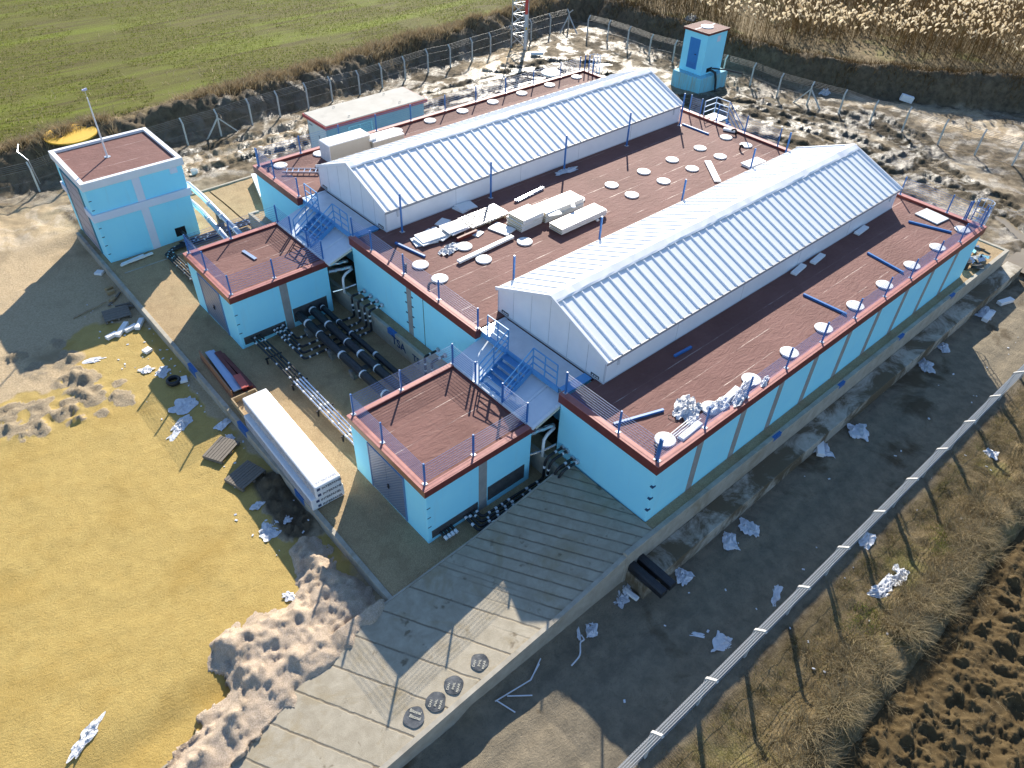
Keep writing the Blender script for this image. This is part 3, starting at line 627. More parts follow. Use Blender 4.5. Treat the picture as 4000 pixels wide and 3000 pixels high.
# ------------------------------------------------------------------ roof railings
def railing(pts, z, label, skip=(), hgt=.98, group=None):
    """welded mesh railing: posts at pts, one mesh panel per interval not in skip"""
    t = thing('mesh_railing', label, 'railing', (pts[0][0], pts[0][1], z), group)
    for (x, y) in pts:
        m = MB(); m.box(x-.028, x+.028, y-.028, y+.028, z+.01, z+hgt); p_ = m.build('post', BLUE, t)
        m = MB(); m.box(x-.075, x+.075, y-.075, y+.075, z, z+.014); m.build('base_plate', GALV, p_)
    for i in range(len(pts)-1):
        if i in skip: continue
        a = Vector(pts[i]+(0,)); b = Vector(pts[i+1]+(0,)); d = (b-a); ln = d.length; d.normalize(); m = MB(); r = .0065
        nn = Vector((-d.y, d.x, 0))
        for k in range(8):
            h = z+.10+k*.115; m.beam(a+Vector((0,0,h)), b+Vector((0,0,h)), r*1.2)
        nv = int(ln/.055)
        for k in range(1, nv):
            p = a+d*(ln*k/nv); m.beam(p+Vector((0,0,z+.06)), p+Vector((0,0,z+hgt-.04)), r*.5)
        m.build('mesh_panel', BLUEW, t)
    return t
y9 = 27.8
railing([(.22,.21),(2.65,.18),(5.1,.18),(7.65,.2),(10.15,.2),(12.68,.2),(15.15,.2),(17.45,.2),(19.9,.2),(22.4,.2),(24.72,.2)], Z_R, 'long blue mesh railing above the pilastered facade facing the near wire fence')
railing([(.2,4.52),(.2,1.95),(.22,.28)], Z_R, 'short blue mesh railing over the blank corner facade beside the ramp')
railing([(.2,18.55),(.2,17.0),(.2,14.5),(.2,12.0),(.2,9.47)], Z_R, 'blue mesh railing on the middle facade above the graffiti wall')
railing([(.2,23.5),(.2,26.0),(.22,27.70)], Z_R, 'short blue mesh railing on the roof corner facing the tall cube building')
railing([(.22,y9),(2.74,y9),(5.2,y9),(7.66,y9),(10.1,y9),(12.66,y9),(15.1,y9),(17.57,y9),(20.02,y9),(22.52,y9),(24.4,y9)], Z_R, 'long blue mesh railing on the roof edge facing the grey-blue kiosk')
railing([(24.8,16.4),(24.8,14.3),(24.8,12.0)], Z_R, 'blue mesh railing at the far roof edge next to the far stairs', hgt=1.05)
railing([(24.8,18.5),(24.8,17.66)], Z_R, 'single narrow blue railing panel at the far roof edge by the far stairs', hgt=1.05)
railing([(24.8,4.46),(24.8,1.95),(24.8,1.08)], Z_R, 'blue mesh railing at the far roof edge beside the flat white ribbed sheet')
ra = railing([(-1.17,7.95),(-1.17,9.36),(-3.63,9.36),(-5.73,9.36),(-5.73,7.5),(-5.73,5.02),(-3.66,5.02),(-1.17,5.02),(-1.17,6.38)], 2.865, 'blue mesh railing round the roof of the nearest cyan pump house', group='railings round the pump house roofs')
rb = dup(ra, (-1.17, 7.95+14.12, 2.865), None, 'blue mesh railing round the roof of the farther pump house by the cube building')

# free-standing tall posts along the sheds
def tall_post(x, y):
    t = thing('roof_post', 'blue', 'post', (x, y, Z_D), 'tall blue posts standing along the sheds')
    MB().box(x-.035, x+.035, y-.035, y+.035, Z_D+.01, Z_D+1.95).build('pole', BLUE, t); MB().box(x-.1, x+.1, y-.1, y+.1, Z_D, Z_D+.015).build('base_plate', GALV, t); return t
tp = tall_post(2.3, 17.62); tp['label'] = 'tall blue post standing beside the far shed, at its near gable corner'
for i, x in enumerate((7.74, 12.95, 18.0, 22.8)):
    dup(tp, (x, 17.62, Z_D), None, ('tall blue post by the far shed with a plastic bag round its foot' if i == 1 else 'tall blue post beside the far shed wall, %s from its near gable corner' % ORD[i+1]))
for i, x in enumerate((2.9, 8.05, 13.9, 19.6, 22.9)):
    dup(tp, (x, 10.42, Z_D), None, 'tall blue post behind the glaring slope of the near shed, %s from its near gable' % ORD[i])

# ------------------------------------------------------------------ roof hatches
g = NT('white_hatch'); v = g.obj(); w = g.n('TexVoronoi', Vector=v, Scale=9.0, _feature='DISTANCE_TO_EDGE')
ln = g.ramp(w.outputs['Distance'], .03, .012); g.out(Base__Color=g.mix(g.math('MULTIPLY', ln, .25), (.76,.76,.745), (.60,.60,.59)), Roughness=.5, Normal=g.bump(ln, .25, -.01)); HATCH = g.m
def hatch(x, y):
    t = thing('roof_hatch', 'x', 'roof hatch', (x, y, Z_D), 'round white hatches on the brown roof')
    m = MB(); m.cyl((x, y, Z_D), .34, .035, 28); m.build('rim', WHITE, t)
    m = MB(); m.cyl((x, y, Z_D+.03), .37, .03, 32); m.cyl((x, y, Z_D+.06), .37, .018, 32, .345); m.build('lid', HATCH, t)
    m = MB(); m.box(x+.25, x+.31, y-.04, y+.04, Z_D+.078, Z_D+.092); m.build('latch', GALV, t); return t
h0 = hatch(1.22, .72); h0['label'] = 'white roof hatch beside the facade railing, first from the ramp corner'
hx = (3.72, 6.15, 8.67, 11.15, 13.64, 16.13, 18.66, 21.19, 23.86)
for i, x in enumerate(hx):
    ex = {0: ', half buried in plastic', 1: ', touching plastic sheet', 8: ', by the caged ladder'}.get(i, '')
    dup(h0, (x, .69, Z_D), .3*i, 'white roof hatch beside the facade railing, %s from the ramp corner%s' % (ORD[i+1], ex))
for i, x in enumerate((1.24, 3.70, 6.18, 11.1, 13.63, 16.16, 18.59, 21.12, 23.59)):
    ex = {2: ', in stack shadow', 3: ', at panel stack', 8: ', beside bent pipe'}.get(i, '')
    dup(h0, (x, 13.32, Z_D), .4*i, 'white hatch, middle roof row nearer the glaring shed, %s from the front%s' % (ORD[i], ex))
for i, x in enumerate((1.24, 3.72, 11.1, 13.62, 16.18, 18.59, 21.1, 23.58)):
    ex = {0: ', by the railing', 1: ', touching crumpled plastic', 2: ', behind tall stack', 7: ', by foam block'}.get(i, '')
    dup(h0, (x, 14.73, Z_D), .5*i, 'white hatch, middle roof row beside the shaded wall, %s from the front%s' % (ORD[i], ex))
for i, x in enumerate((1.22, 3.6, 8.69, 11.13, 13.62, 16.08, 18.55, 21.06, 23.61)):
    ex = {0: ', near ladder', 1: ', half hidden'}.get(i, '')
    dup(h0, (x, 27.3, Z_D), .6*i, 'white roof hatch on the edge facing the kiosk, %s from the front corner%s' % (ORD[i], ex))

# bent vent pipes
def vent(x, y, rz, label, sc=1.):
    t = MB(); c, s = math.cos(rz), math.sin(rz); pts = [(0,0,0),(0,0,.16),(.04,0,.26),(.12,0,.31),(.22,0,.28),(.29,0,.22)]
    t.tube([(x+(px*c)*sc, y+(px*s)*sc, Z_D+pz*sc) for px, _, pz in pts], .055*sc, 10)
    return tag(t.build('vent_pipe', BLACK, smooth=True), label, 'vent pipe', 'bent black vent pipes on the roof')
vent(.42,.45,.9,'bent black vent pipe at the roof corner above the ramp'); vent(.42,27.1,-.6,'bent black vent pipe at the roof corner facing the cube building')
vent(.42,13.02,-.4,'bent black vent pipe at the middle of the front roof edge, nearer the glaring shed'); vent(.42,14.68,.9,'bent black vent pipe at the front edge behind a post, nearer the shaded shed')
vent(24.46,14.66,2.2,'bent black vent pipe at the far roof edge by the white foam block'); vent(22.9,13.25,-2.0,'bent black vent pipe standing beside the last hatch of the row nearer the glaring shed')

# ------------------------------------------------------------------ stairs and landings at the notches
LAND = mat('pale_checker_plate', (.50,.55,.61), (.58,.63,.69), 3, rough=.4, metal=.3, bump=.2, bscale=60)
def notch_stairs():
    t = thing('access_stairs', 'blue steel stairs from the nearest pump house roof up to the near shed', 'stairs', (-1.1, 7.1, 2.76), 'blue access stairs to the roof sheds')
    MB().box(.33, 1.6, 4.95, 9.3, 3.70, 3.752).build('landing', LAND, t)
    for a, b in ((4.56, 4.945), (9.305, 9.47)): MB().box(.30, 1.62, a, b, 3.715, 3.768).build('side_plate', SKYB if a < 5 else LAND, t)
    m = MB(); m.box(.27, .325, 4.95, 9.3, 3.52, 3.765); m.build('edge_beam', SKYB, t)
    ya, yb = 6.38, 7.78; zb = 2.78
    for y in (ya, yb): 
        m = MB(); m.beam((-1.12, y, zb+.06), (.30, y, 3.66), .03, .20); m.build('stringer', SKYB, t)
    for k in range(5):
        x = -.98+k*.26; z = 2.93+k*.165; m = MB()
        for j in range(5): m.box(x-.11+j*.055, x-.075+j*.055, ya+.02, yb-.02, z, z+.025)
        m.box(x-.12, x+.12, ya+.016, ya+.03, z-.02, z+.03); m.box(x-.12, x+.12, yb-.03, yb-.016, z-.02, z+.03); m.build('step', SKYB, t)
    for (yy, ys, dy) in ((yb, 9.0, 1), (ya, 5.1, -1)):
        m = MB(); w = .04; zt = 3.752
        for y in (yy, (yy+ys)/2, ys): m.beam((.31, y, zt-.02), (.31, y, zt+.95), w)
        for h in (.97, .62, .30): m.beam((.31, yy, zt+h), (.31, ys, zt+h), w*.95)
        lo = Vector((-1.13, yy+.0, zb)); hi = Vector((.31, yy, zt))
        for h in (.97, .62, .30): m.beam(lo+Vector((0,0,h+.03)), hi+Vector((0,0,h)), w*.95)
        for f_ in (0, .5): 
            p = lo.lerp(hi, f_); m.beam(p+Vector((0,0,-.02 if f_ == 0 else .0)), p+Vector((0,0,1.0)), w)
        m.build('handrail', SKYB, t)
    return t
st1 = notch_stairs()
st2 = dup(st1, (-1.1, 7.1+13.97, 2.76), None, 'blue steel stairs from the farther pump house roof up to the far shed')
def bridge():
    t = thing('panel_bridge', 'pale ribbed panel deck bridging the nearest pump house and the main building', 'panel deck', (-1.2, 4.7, 2.85), 'ribbed panel decks between pump houses and main building')
    m = MB(); ya, yb = 4.62, 9.5
    for k in range(5):
        y0 = ya+k*(yb-ya)/5; y1 = y0+(yb-ya)/5-.012
        m.m = 0; vs = [(-1.22,y0,2.80),(.62,y0,3.34),(.62,y1,3.34),(-1.22,y1,2.80),(-1.22,y0,2.875),(.62,y0,3.415),(.62,y1,3.415),(-1.22,y1,2.875)]
        m.add(vs, [(3,2,1,0),(4,5,6,7),(0,1,5,4),(1,2,6,5),(2,3,7,6),(3,0,4,7)])
        vs = [(x, y, z+dz) for x, z in ((-1.215,2.872),(.615,3.41)) for y, dz in ((y0+.02,0),(y0+.07,.028),(y0+.11,.028),(y0+.16,0))]
        m.add(vs, [(0,4,5,1),(1,5,6,2),(2,6,7,3)])
    m.build('panel', mat('pale_panel', (.70,.75,.80), (.77,.81,.85), 3, rough=.4), t)
    m = MB(); m.beam((-1.1,4.60,2.83),(.05,4.60,3.17), .03, .07); m.build('foam_edge', mat('foam_edge', (.72,.68,.52), rough=.8), t)
    return t
br = bridge(); dup(br, (-1.2, 4.7+13.97, 2.85), None, 'pale ribbed panel deck bridging the farther pump house and the main building')
# pipes under the bridges
for dy, who, o2 in ((0, 'nearest', 0), (14.0, 'farther', 0)):
    for k, (y, z) in enumerate(((5.35, 2.35), (5.0, 2.2))):
        m = MB(); pts = [(-1.06, y+dy, z)]+[(-1.06+q*.13, y+dy-.02*q+.012*math.sin(q*2.1+k), z-.01*q+.012*math.cos(q*1.7)) for q in range(1, 9)]+[(.07, y+dy-.17, z-.08)]
        m.tube(pts, .085, 12); tag(m.build('foil_duct', ALU, smooth=False), 'shiny foil-wrapped duct under the panel deck of the %s pump house, %s one' % (who, ('upper', 'lower')[k]), 'duct', 'foil ducts under the panel decks')
    m = MB(); m.tube([(.05,4.75+dy,2.05),(-.35,4.72+dy,1.95),(-.52,4.70+dy,1.8),(-.56,4.68+dy,1.6),(-.58,4.66+dy,.98)], .06, 10)
    tag(m.build('drain_pipe', WHITE, smooth=True), 'bent white drain pipe in the gap behind the %s pump house' % who, 'pipe', 'white drain pipes')
    m = MB(); m.tube([(.06,4.6+dy,1.25),(-.5,4.75+dy,1.15),(-1.0,5.0+dy,1.05)], .05, 8); tag(m.build('foil_pipe', ALU), 'thin foil pipe low in the gap behind the %s pump house' % who, 'pipe', 'thin foil pipes')

# ------------------------------------------------------------------ far stairs and caged ladders
t = thing('far_stairs', 'blue stairs with white railings going down from the far roof end', 'stairs', (25.6, 17.1, 3.7))
MB().box(25.02, 26.25, 16.55, 17.6, 3.68, 3.74).build('landing', LAND, t)
m = MB(); PB = mat('pale_blue_rail', (.42,.56,.74), (.50,.63,.80), 3, rough=.4)
for x, y in ((25.05,17.58),(26.2,17.58),(26.2,16.58)): m.beam((x,y,3.70),(x,y,4.72), .04)
for h in (1.0, .66, .33): m.beam((25.05,17.58,3.72+h),(26.2,17.58,3.72+h), .04); m.beam((26.2,17.58,3.72+h),(26.2,16.58,3.72+h), .04)
m.build('handrail', PB, t)
for x in (25.1, 26.2): MB().beam((x,16.6,3.62),(x,12.7,.0), .04, .2).build('stringer', BLUE, t)
for k in range(14):
    y = 16.35-k*.262; z = 3.45-k*.243; MB().box(25.12, 26.18, y-.11, y+.11, z, z+.03).build('step', BLUE, t)
for x in (26.2,):
    m = MB()
    for h in (1.0, .66, .33): m.beam((x,16.58,3.72+h),(x,12.7,.10+h), .035)
    for f_ in (.33, .66, 1.0): y = 16.58-3.88*f_; z = 3.62-3.62*f_; m.beam((x,y,z),(x,y,z+1.05), .035)
    m.build('stair_rail', BLUE, t)
def caged(y, label):
    t = thing('caged_ladder', label, 'ladder', (25.0, y, 0), 'caged ladders at the far roof corners')
    for yy in (y-.4, y+.4):
        m = MB(); m.box(24.86, 24.92, yy-.03, yy+.03, Z_R, Z_R+1.0); m.build('post', BLUE, t)
    for yy in (y-.22, y+.22): 
        m = MB(); m.box(25.08, 25.12, yy-.02, yy+.02, .1, Z_R+1.0); m.build('rail', BLUE, t)
    m = MB(); [m.beam((25.1,y-.22,.4+k*.28),(25.1,y+.22,.4+k*.28), .025) for k in range(16)]; m.build('rungs', BLUE, t)
    m = MB()
    for k in range(5):
        z = 2.4+k*.6; m.tube([(25.1+.36-.36*math.cos(a), y+.36*math.sin(a), z) for a in np.linspace(-2.4+math.pi-.0, 2.4+math.pi, 3)][:0] or [(25.45+.38*math.cos(a), y+.38*math.sin(a), z) for a in np.linspace(-2.5, 2.5, 14)], .014, 5)
    for a in (-1.9, -1.1, -.4, .4, 1.1, 1.9): m.beam((25.45+.38*math.cos(a), y+.38*math.sin(a), 2.4), (25.45+.38*math.cos(a), y+.38*math.sin(a), 4.85), .02)
    m.build('cage', PB, t); return t
cl = caged(.62, 'blue caged ladder at the far roof corner near the long wire fence'); dup(cl, (25.0, 27.4, 0), None, 'blue caged ladder at the far roof corner near the lattice mast')

# ------------------------------------------------------------------ things lying on the roof
FOAM = mat('white_foam', (.80,.80,.79), (.86,.86,.85), 5, rough=.8, bump=.1, bscale=50)
PANEL = mat('white_sandwich_panel', (.80,.81,.80), (.86,.86,.84), 3, rough=.45)
CORE = mat('yellow_panel_core', (.42,.33,.17), (.62,.55,.38), 9, rough=.85, bump=.3)
def sandwich(m, c, sx, sy, th, rz):
    m.m = 0; m.obox((c[0],c[1],c[2]+th*.5), (sx,sy,.014), rz); M_ = m
    m.obox((c[0],c[1],c[2]-th*.5), (sx,sy,.014), rz); m.m = 1; m.obox((c[0],c[1],c[2]), (sx-.02,sy-.02,th-.012), rz)
    m.m = 0
    for sg in (-1, 1):
        off = Vector((0, sg*(sy/2-.006), 0)); off.rotate(Matrix.Rotation(rz, 3, 'Z')); m.obox((c[0]+off.x, c[1]+off.y, c[2]), (sx, .012, th*.55), rz)
def pstack(label, base, sx, sy, n, th, rz, group, jit=.04, seed=1, cat='panel'):
    rng = random.Random(seed)
    for k in range(n):
        m = MB(); z = base[2]+th*(k+.5)+.002*k
        sandwich(m, (base[0]+rng.uniform(-jit,jit), base[1]+rng.uniform(-jit,jit), z), sx, sy, th-.004, rz+rng.uniform(-.02,.02)*jit*20)
        tag(m.build('sandwich_panel', [PANEL, CORE]), label(k, n), cat, group)
def pos(k, n): return 'bottom' if k == 0 else ('topmost' if k == n-1 else ORD[k]+' from the bottom')
pstack(lambda k, n: 'white sandwich panel in the tall stack on the middle roof, %s' % pos(k, n), (7.35,14.6,Z_D), 1.35, 1.05, 6, .10, .03, 'panels in the tall middle stack')
pstack(lambda k, n: 'long white sandwich panel in the back of the middle stack, %s' % pos(k, n), (9.5,14.55,Z_D), 2.6, 1.0, 5, .10, .0, 'long panels in the back stack', seed=4)
pstack(lambda k, n: 'long white sandwich panel in the low stack nearest the glaring shed, %s' % pos(k, n), (9.45,13.05,Z_D+.08), 3.1, .85, 3, .10, .0, 'long panels in the low stack', seed=5)
tag(MB().obox((10.4,13.0,Z_D+.04), (.9,.14,.078), 1.4).build('wood_bearer', PANEL), 'white bearer sticking out under the low panel stack', 'bearer')
tag(MB().obox((9.9,14.0,Z_D+.58), (1.1,.2,.05), .9, .12).build('channel_offcut', WHITE), 'white channel strip lying askew on top of the panel stacks', 'channel')
tag(MB().obox((8.6,13.9,Z_D+.42), (.7,.3,.06), -.3, .1).build('panel_offcut', PANEL), 'small white panel offcut bridging the two panel stacks', 'panel')
for i, (cx, cy, cz, sx, sy, rz, ry) in enumerate([(2.6,16.3,.05,1.1,.8,-.25,.0),(2.75,16.2,.13,1.15,.85,.0,.03),(2.9,16.25,.21,1.2,.85,-.12,-.03),(3.45,16.1,.14,.9,.8,.3,0)]):
    tag(MB().obox((cx,cy,Z_D+cz), (sx,sy,.06), rz, 0, ry).build('insulation_board', PANEL, bevel=.004), 'square white panel in the loose pile by the blue beam, %s' % ('at the bottom', 'in the middle', 'on top', 'at the side')[i], 'panel', 'loose white panels by the railing corner')
for i, (cx, cy, cz, sx, sy, rz) in enumerate([(4.2,16.0,.25,1.05,.85,.05),(4.15,16.05,.32,1.1,.85,-.06)]):
    tag(MB().obox((cx,cy,Z_D+cz), (sx,sy,.06), rz).build('insulation_board', PANEL, bevel=.004), 'white panel %s the pair stacked beside the wire mesh pallet' % ('under' if i == 0 else 'on top of'), 'panel', 'pair of white panels by the mesh pallet')
tag(MB().box(3.8,4.55,15.75,16.3,Z_D,Z_D+.21).build('dark_box', mat('dark_wood', (.10,.07,.05), (.16,.11,.07), 5, rough=.8)), 'dark wooden box under the pair of white panels', 'box')
tag(MB().obox((6.05,17.65,Z_D+.03), (1.0,.75,.05), .15).build('insulation_board', PANEL), 'white panel lying flat in the shade of the far shed, lower of two', 'panel')
tag(MB().obox((6.1,17.6,Z_D+.085), (.95,.72,.05), -.12).build('insulation_board', PANEL), 'white panel lying in the shade of the far shed, upper of two', 'panel')
tag(MB().obox((4.3,17.1,Z_D+.03), (.7,.5,.05), .4).build('insulation_board', PANEL), 'small white panel beside the mesh pallet in the shade', 'panel')
t = thing('mesh_pallet', 'wooden pallet loaded with grey wire mesh sheets on the middle roof', 'pallet', (6.0,16.1,Z_D))
m = MB(); [m.box(4.95,7.05,15.6+k*.3,15.75+k*.3,Z_D+.10,Z_D+.14) for k in range(4)]; [m.box(5.0+k*.95,5.12+k*.95,15.6,16.65,Z_D,Z_D+.10) for k in range(3)]; m.build('pallet', mat('pallet_wood', (.30,.22,.13), (.42,.33,.21), 7, rough=.85), t)
m = MB()
for lz in range(5):
    z = Z_D+.16+lz*.02
    for k in range(12): m.beam((4.9+k*.2,15.55+.01*lz,z),(4.9+k*.2,16.65+.01*lz,z), .014)
    for k in range(9): m.beam((4.85,15.58+k*.13,z+.008),(7.15,15.58+k*.13,z+.008), .014)
m.build('wire_mesh', GALV, t)
m = MB(); m.box(6.85,7.2,15.7,16.75,Z_D+.15,Z_D+.24); m.build('blue_mesh', BLUEW, t)
tag(MB().obox((4.35,15.33,Z_D+.11), (1.2,.09,.2), .03, .2).build('red_profile', FASC), 'dark red metal profile on the roof behind the crumpled plastic', 'profile')
tag(MB().obox((4.95,15.25,Z_D+.03), (.5,.38,.05), .3).build('panel_offcut', PANEL), 'small white panel piece by the dark red profile', 'panel')
tag(MB().obox((6.1,14.85,Z_D+.05), (.75,1.1,.06), .25).build('white_board', PANEL), 'white board lying by the tall panel stack', 'board')
m = MB(); m.obox((4.3,13.86,Z_D+.11), (3.35,.22,.11), .045); tag(m.build('long_board', PANEL, bevel=.01), 'long narrow white panel strip lying between the two hatch rows', 'board')
m = MB(); m.beam((8.4,16.5,Z_D+.08),(10.5,16.68,Z_D+.08), .13, .10); m.beam((8.5,16.42,Z_D+.05),(10.4,16.6,Z_D+.05), .06, .08); tag(m.build('steel_profile', mat('blue_grey_steel', (.45,.52,.62), rough=.3, metal=.6)), 'shiny steel profile lying in the sun beside the far shed shadow', 'profile')
def rbeam(a, b, label, w=.09):
    m = MB(); m.beam((a[0],a[1],Z_D+w*.5),(b[0],b[1],Z_D+w*.5), w); tag(m.build('blue_post', BLUE), label, 'post', 'loose blue posts lying on the roof')
rbeam((1.45,16.95),(1.8,15.15),'loose blue post lying by the loose panel pile and the front railing')
rbeam((23.05,17.6),(23.1,15.65),'loose dark blue post lying near the far stairs')
rbeam((22.5,2.8),(23.15,.92),'loose dark blue post lying near the caged ladder and the white sheet')
rbeam((18.05,2.56),(17.75,.65),'loose dark blue post across the facade-side roof, half way along the near shed')
rbeam((12.65,2.58),(12.77,.6),'loose dark blue post across the facade-side roof, between the fourth and sixth hatches')
rbeam((.43,2.36),(2.32,1.72),'loose blue post with a sunlit top at the roof corner above the ramp')
rbeam((5.0,3.42),(5.95,3.36),'short blue post lying in the shadow of the near shed')
m = MB(); m.obox((23.95,2.3,Z_D+.05), (1.05,1.25,.06), -.12); tag(m.build('white_sheet', mat('ribbed_white_sheet', (.74,.74,.70), (.80,.80,.77), 3, rough=.5), bevel=.01), 'flat white ribbed sheet lying near the far roof corner', 'panel')
for i, (x, y, rz) in enumerate(((14.2,3.83,.12),(15.7,3.78,.1),(19.75,3.85,.05))):
    tag(MB().obox((x,y-.02,Z_D+.06), (1.05,.28,.11), rz).build('foam_block', FOAM, bevel=.02), 'white foam block against the shaded wall of the near shed, %s from its near gable' % ORD[i], 'foam block', 'foam blocks along the near shed')
tag(MB().obox((19.2,12.4,Z_D+.06), (.36,2.5,.06), .62-1.32).build('leaning_board', PANEL), 'long white board lying diagonally beside the glaring shed', 'board')
for k in range(2): tag(MB().obox((21.85,11.55+.05*k,Z_D+.04+.07*k), (1.4,.65,.06), -.08*k).build('insulation_board', PANEL), '%s of two white panels beside the far end of the glaring shed' % ('lower', 'upper')[k], 'panel')
tag(MB().obox((24.55,15.2,Z_D+.08), (.3,.75,.13), .35).build('foam_block', FOAM, bevel=.03), 'white foam block at the far roof edge by the far stairs', 'foam block')
# wrapped stack behind the far shed
t = thing('panel_pack', 'tall plastic-wrapped pack of panels standing behind the far shed', 'panel pack', (4.7,26.3,Z_D))
m = MB(); m.obox((4.75,26.35,Z_D+.52), (2.5,1.0,.86), -.02); m.build('panels', mat('layered_panel_edges', (.45,.40,.30), (.68,.64,.55), 30, rough=.7, stretch=(.2,.2,30)), t)
m = MB(); m.obox((4.75,26.35,Z_D+.98), (2.54,1.04,.06), -.02); m.build('top_wrap', PANEL, t)
m = MB(); m.obox((3.46,26.36,Z_D+.5), (.05,1.08,.98), -.02); m.build('end_wrap', mat('translucent_wrap', (.62,.63,.65), (.75,.76,.78), 7, rough=.3, bump=.5, bscale=7, bdist=.05), t)
t = thing('panel_pack', 'lower white-topped panel pack behind the far shed, next to the taller wrapped pack', 'panel pack', (7.0,26.0,Z_D))
m = MB(); m.obox((7.05,26.1,Z_D+.3), (2.0,1.0,.56), -.02); m.build('panels', MATS['layered_panel_edges'], t); MB().obox((7.05,26.1,Z_D+.60), (2.04,1.04,.05), -.02).build('top_wrap', PANEL, t)
tag(MB().obox((6.1,26.2,Z_D+.70), (.5,.9,.1), .1).build('panel_offcut', PANEL), 'white offcut step between the two panel packs', 'panel')
# ladder lying on the roof
t = thing('aluminium_ladder', 'two-piece aluminium ladder lying on the roof by the far shed gable', 'ladder', (1.8,25.9,Z_D))
A_, B_ = Vector((.96,26.5,Z_D+.12)), Vector((2.45,25.3,Z_D+.12)); d = (B_-A_).normalized(); nn = Vector((-d.y,d.x,0))
for sg in (-.21, .21): MB().beam(A_+nn*sg, B_+nn*sg, .035, .09).build('rail', ALU, t)
for k in range(6): p = A_+d*(.2+k*.3); MB().beam(p-nn*.2, p+nn*.2, .045).build('rung', ALU, t)
# crumpled plastic
def plastic_mat():
    g = NT('clear_plastic_film'); v = g.obj(); n = g.noise(v, 7, 5, .65, 1.0)
    g.out(Base__Color=g.mix(g.ramp(n, .3, .7), (.62,.64,.68), (.82,.83,.85)), Roughness=.28, Normal=g.bump(n, .9, .06)); g.b.inputs['Transmission Weight'].default_value = .12; return g.m
FILM = plastic_mat(); CLOTH = mat('white_fleece', (.66,.67,.70), (.76,.77,.79), 5, rough=.8, bump=.35, bscale=16, bdist=.02)
def crumple(x, y, z, sx, sy, rz, h, label, seed, m=None, name='plastic_sheet', group=None, n=22, cat='plastic sheet', ragged=.3):
    rng = np.random.default_rng(seed); u = np.linspace(-1, 1, n); U, V = np.meshgrid(u, u, indexing='ij')
    ang = np.arctan2(V, U); R = np.maximum(abs(U), abs(V)); sq = R/np.maximum(1e-6, np.hypot(U, V))
    sqr = (m is CLOTH); k = 1+ragged*sum(math.sin(j*1.0)*np.cos(j*ang+rng.random()*6.3)/(j**.5) for j in range(2, 9))*.5
    X = U*(.35+.65*sq)*k*sx/2; Y = V*(.35+.65*sq)*k*sy/2
    if sqr:
        q = rng.normal(size=(4, 2))*.28; w4 = [(1-U)*(1-V)/4, (1+U)*(1-V)/4, (1+U)*(1+V)/4, (1-U)*(1+V)/4]; X = (U*.85+sum(w4[i]*q[i, 0] for i in range(4)))*sx/2; Y = (V*.85+sum(w4[i]*q[i, 1] for i in range(4)))*sy/2; a2 = rng.random()*3.1; fold = np.abs(np.sin((U*math.cos(a2)+V*math.sin(a2))*4+2*fbm(U, V, .8, 2, seed+2))); X = X*(1-.18*fold); Y = Y*(1-.1*fold)
    X += fbm(U, V, 2.2, 3, seed)*sx*.12; Y += fbm(U, V, 2.2, 3, seed+5)*sy*.12
    f1 = fbm(U*sx, V*sy, 2.2, 4, seed+9, .6); Z = h*(np.abs(f1)*1.5+.9*np.maximum(0, fbm(U, V, 1.3, 2, seed+3)))*(1-.6*np.clip(R, 0, 1)**2)
    c, s = math.cos(rz), math.sin(rz); idx = np.arange(n*n).reshape(n, n); Q = np.stack([idx[:-1,:-1], idx[1:,:-1], idx[1:,1:], idx[:-1,1:]], -1).reshape(-1, 4)
    P_ = np.stack([X*c-Y*s, X*s+Y*c, Z+.012], -1).reshape(-1, 3)
    o = npmesh(name, P_, Q, m or FILM, None, False); o.location = (x, y, z); return tag(o, label, cat, group)
crumple(3.05,14.95,Z_D,1.2,.75,.3,.26,'crumpled clear plastic beside the loose panel pile on the middle roof',3,n=30)
crumple(3.3,16.85,Z_D,1.0,.35,.1,.12,'thin plastic film in the shade behind the loose panel pile',4)
crumple(12.9,17.4,Z_D,1.7,.45,-.1,.16,'white plastic bag wrapped round the foot of a tall blue post by the far shed',6,n=26)
crumple(3.0,1.2,Z_D,1.35,.95,.2,.34,'big crumpled plastic heap beside the half-buried hatch near the facade railing',7,n=34)
crumple(3.95,.55,Z_D+.1,1.1,.5,.1,.22,'plastic sheet draped between the buried hatch and the facade railing',8,n=26)
crumple(5.1,.38,Z_D+.12,1.6,.42,.25,.26,'plastic sheet bunched against the facade railing post, above the red roof edge',9,n=28)
crumple(6.35,.25,Z_R,.7,.22,.3,.14,'small plastic rag caught on the roof edge next to the third hatch from the ramp',10)
tag(MB().obox((4.7,.62,Z_D+.12), (1.15,.25,.13), .1).build('foam_block', FOAM, bevel=.015), 'white foam bar in the plastic by the facade railing, farther from the ramp', 'foam block')
tag(MB().obox((2.15,.40,Z_D+.12), (1.15,.24,.13), .06).build('foam_block', FOAM, bevel=.015), 'white foam bar beside the corner hatch above the ramp', 'foam block')
m = MB()
for k in range(4): m.beam((1.6,.78-.09*k,Z_D+.05),(3.0,.86-.09*k,Z_D+.05), .028)
tag(m.build('white_rods', WTAPE), 'bundle of thin white rods by the corner hatch and railing', 'rods')
m = MB(); m.tube([(2.3+.14*math.cos(a)*(1+.2*math.sin(3*a)), 1.25+.2*math.sin(a), Z_D+.02+.01*math.sin(2*a)) for a in np.linspace(0, 12, 50)], .008, 5); tag(m.build('black_cable', BLACK), 'loops of black cable beside the big plastic heap', 'cable')
tag(MB().obox((-3.6,21.7,2.80), (.16,1.05,.05), .12).build('metal_strip', ALU), 'shiny metal strip lying on the roof of the farther pump house', 'strip')
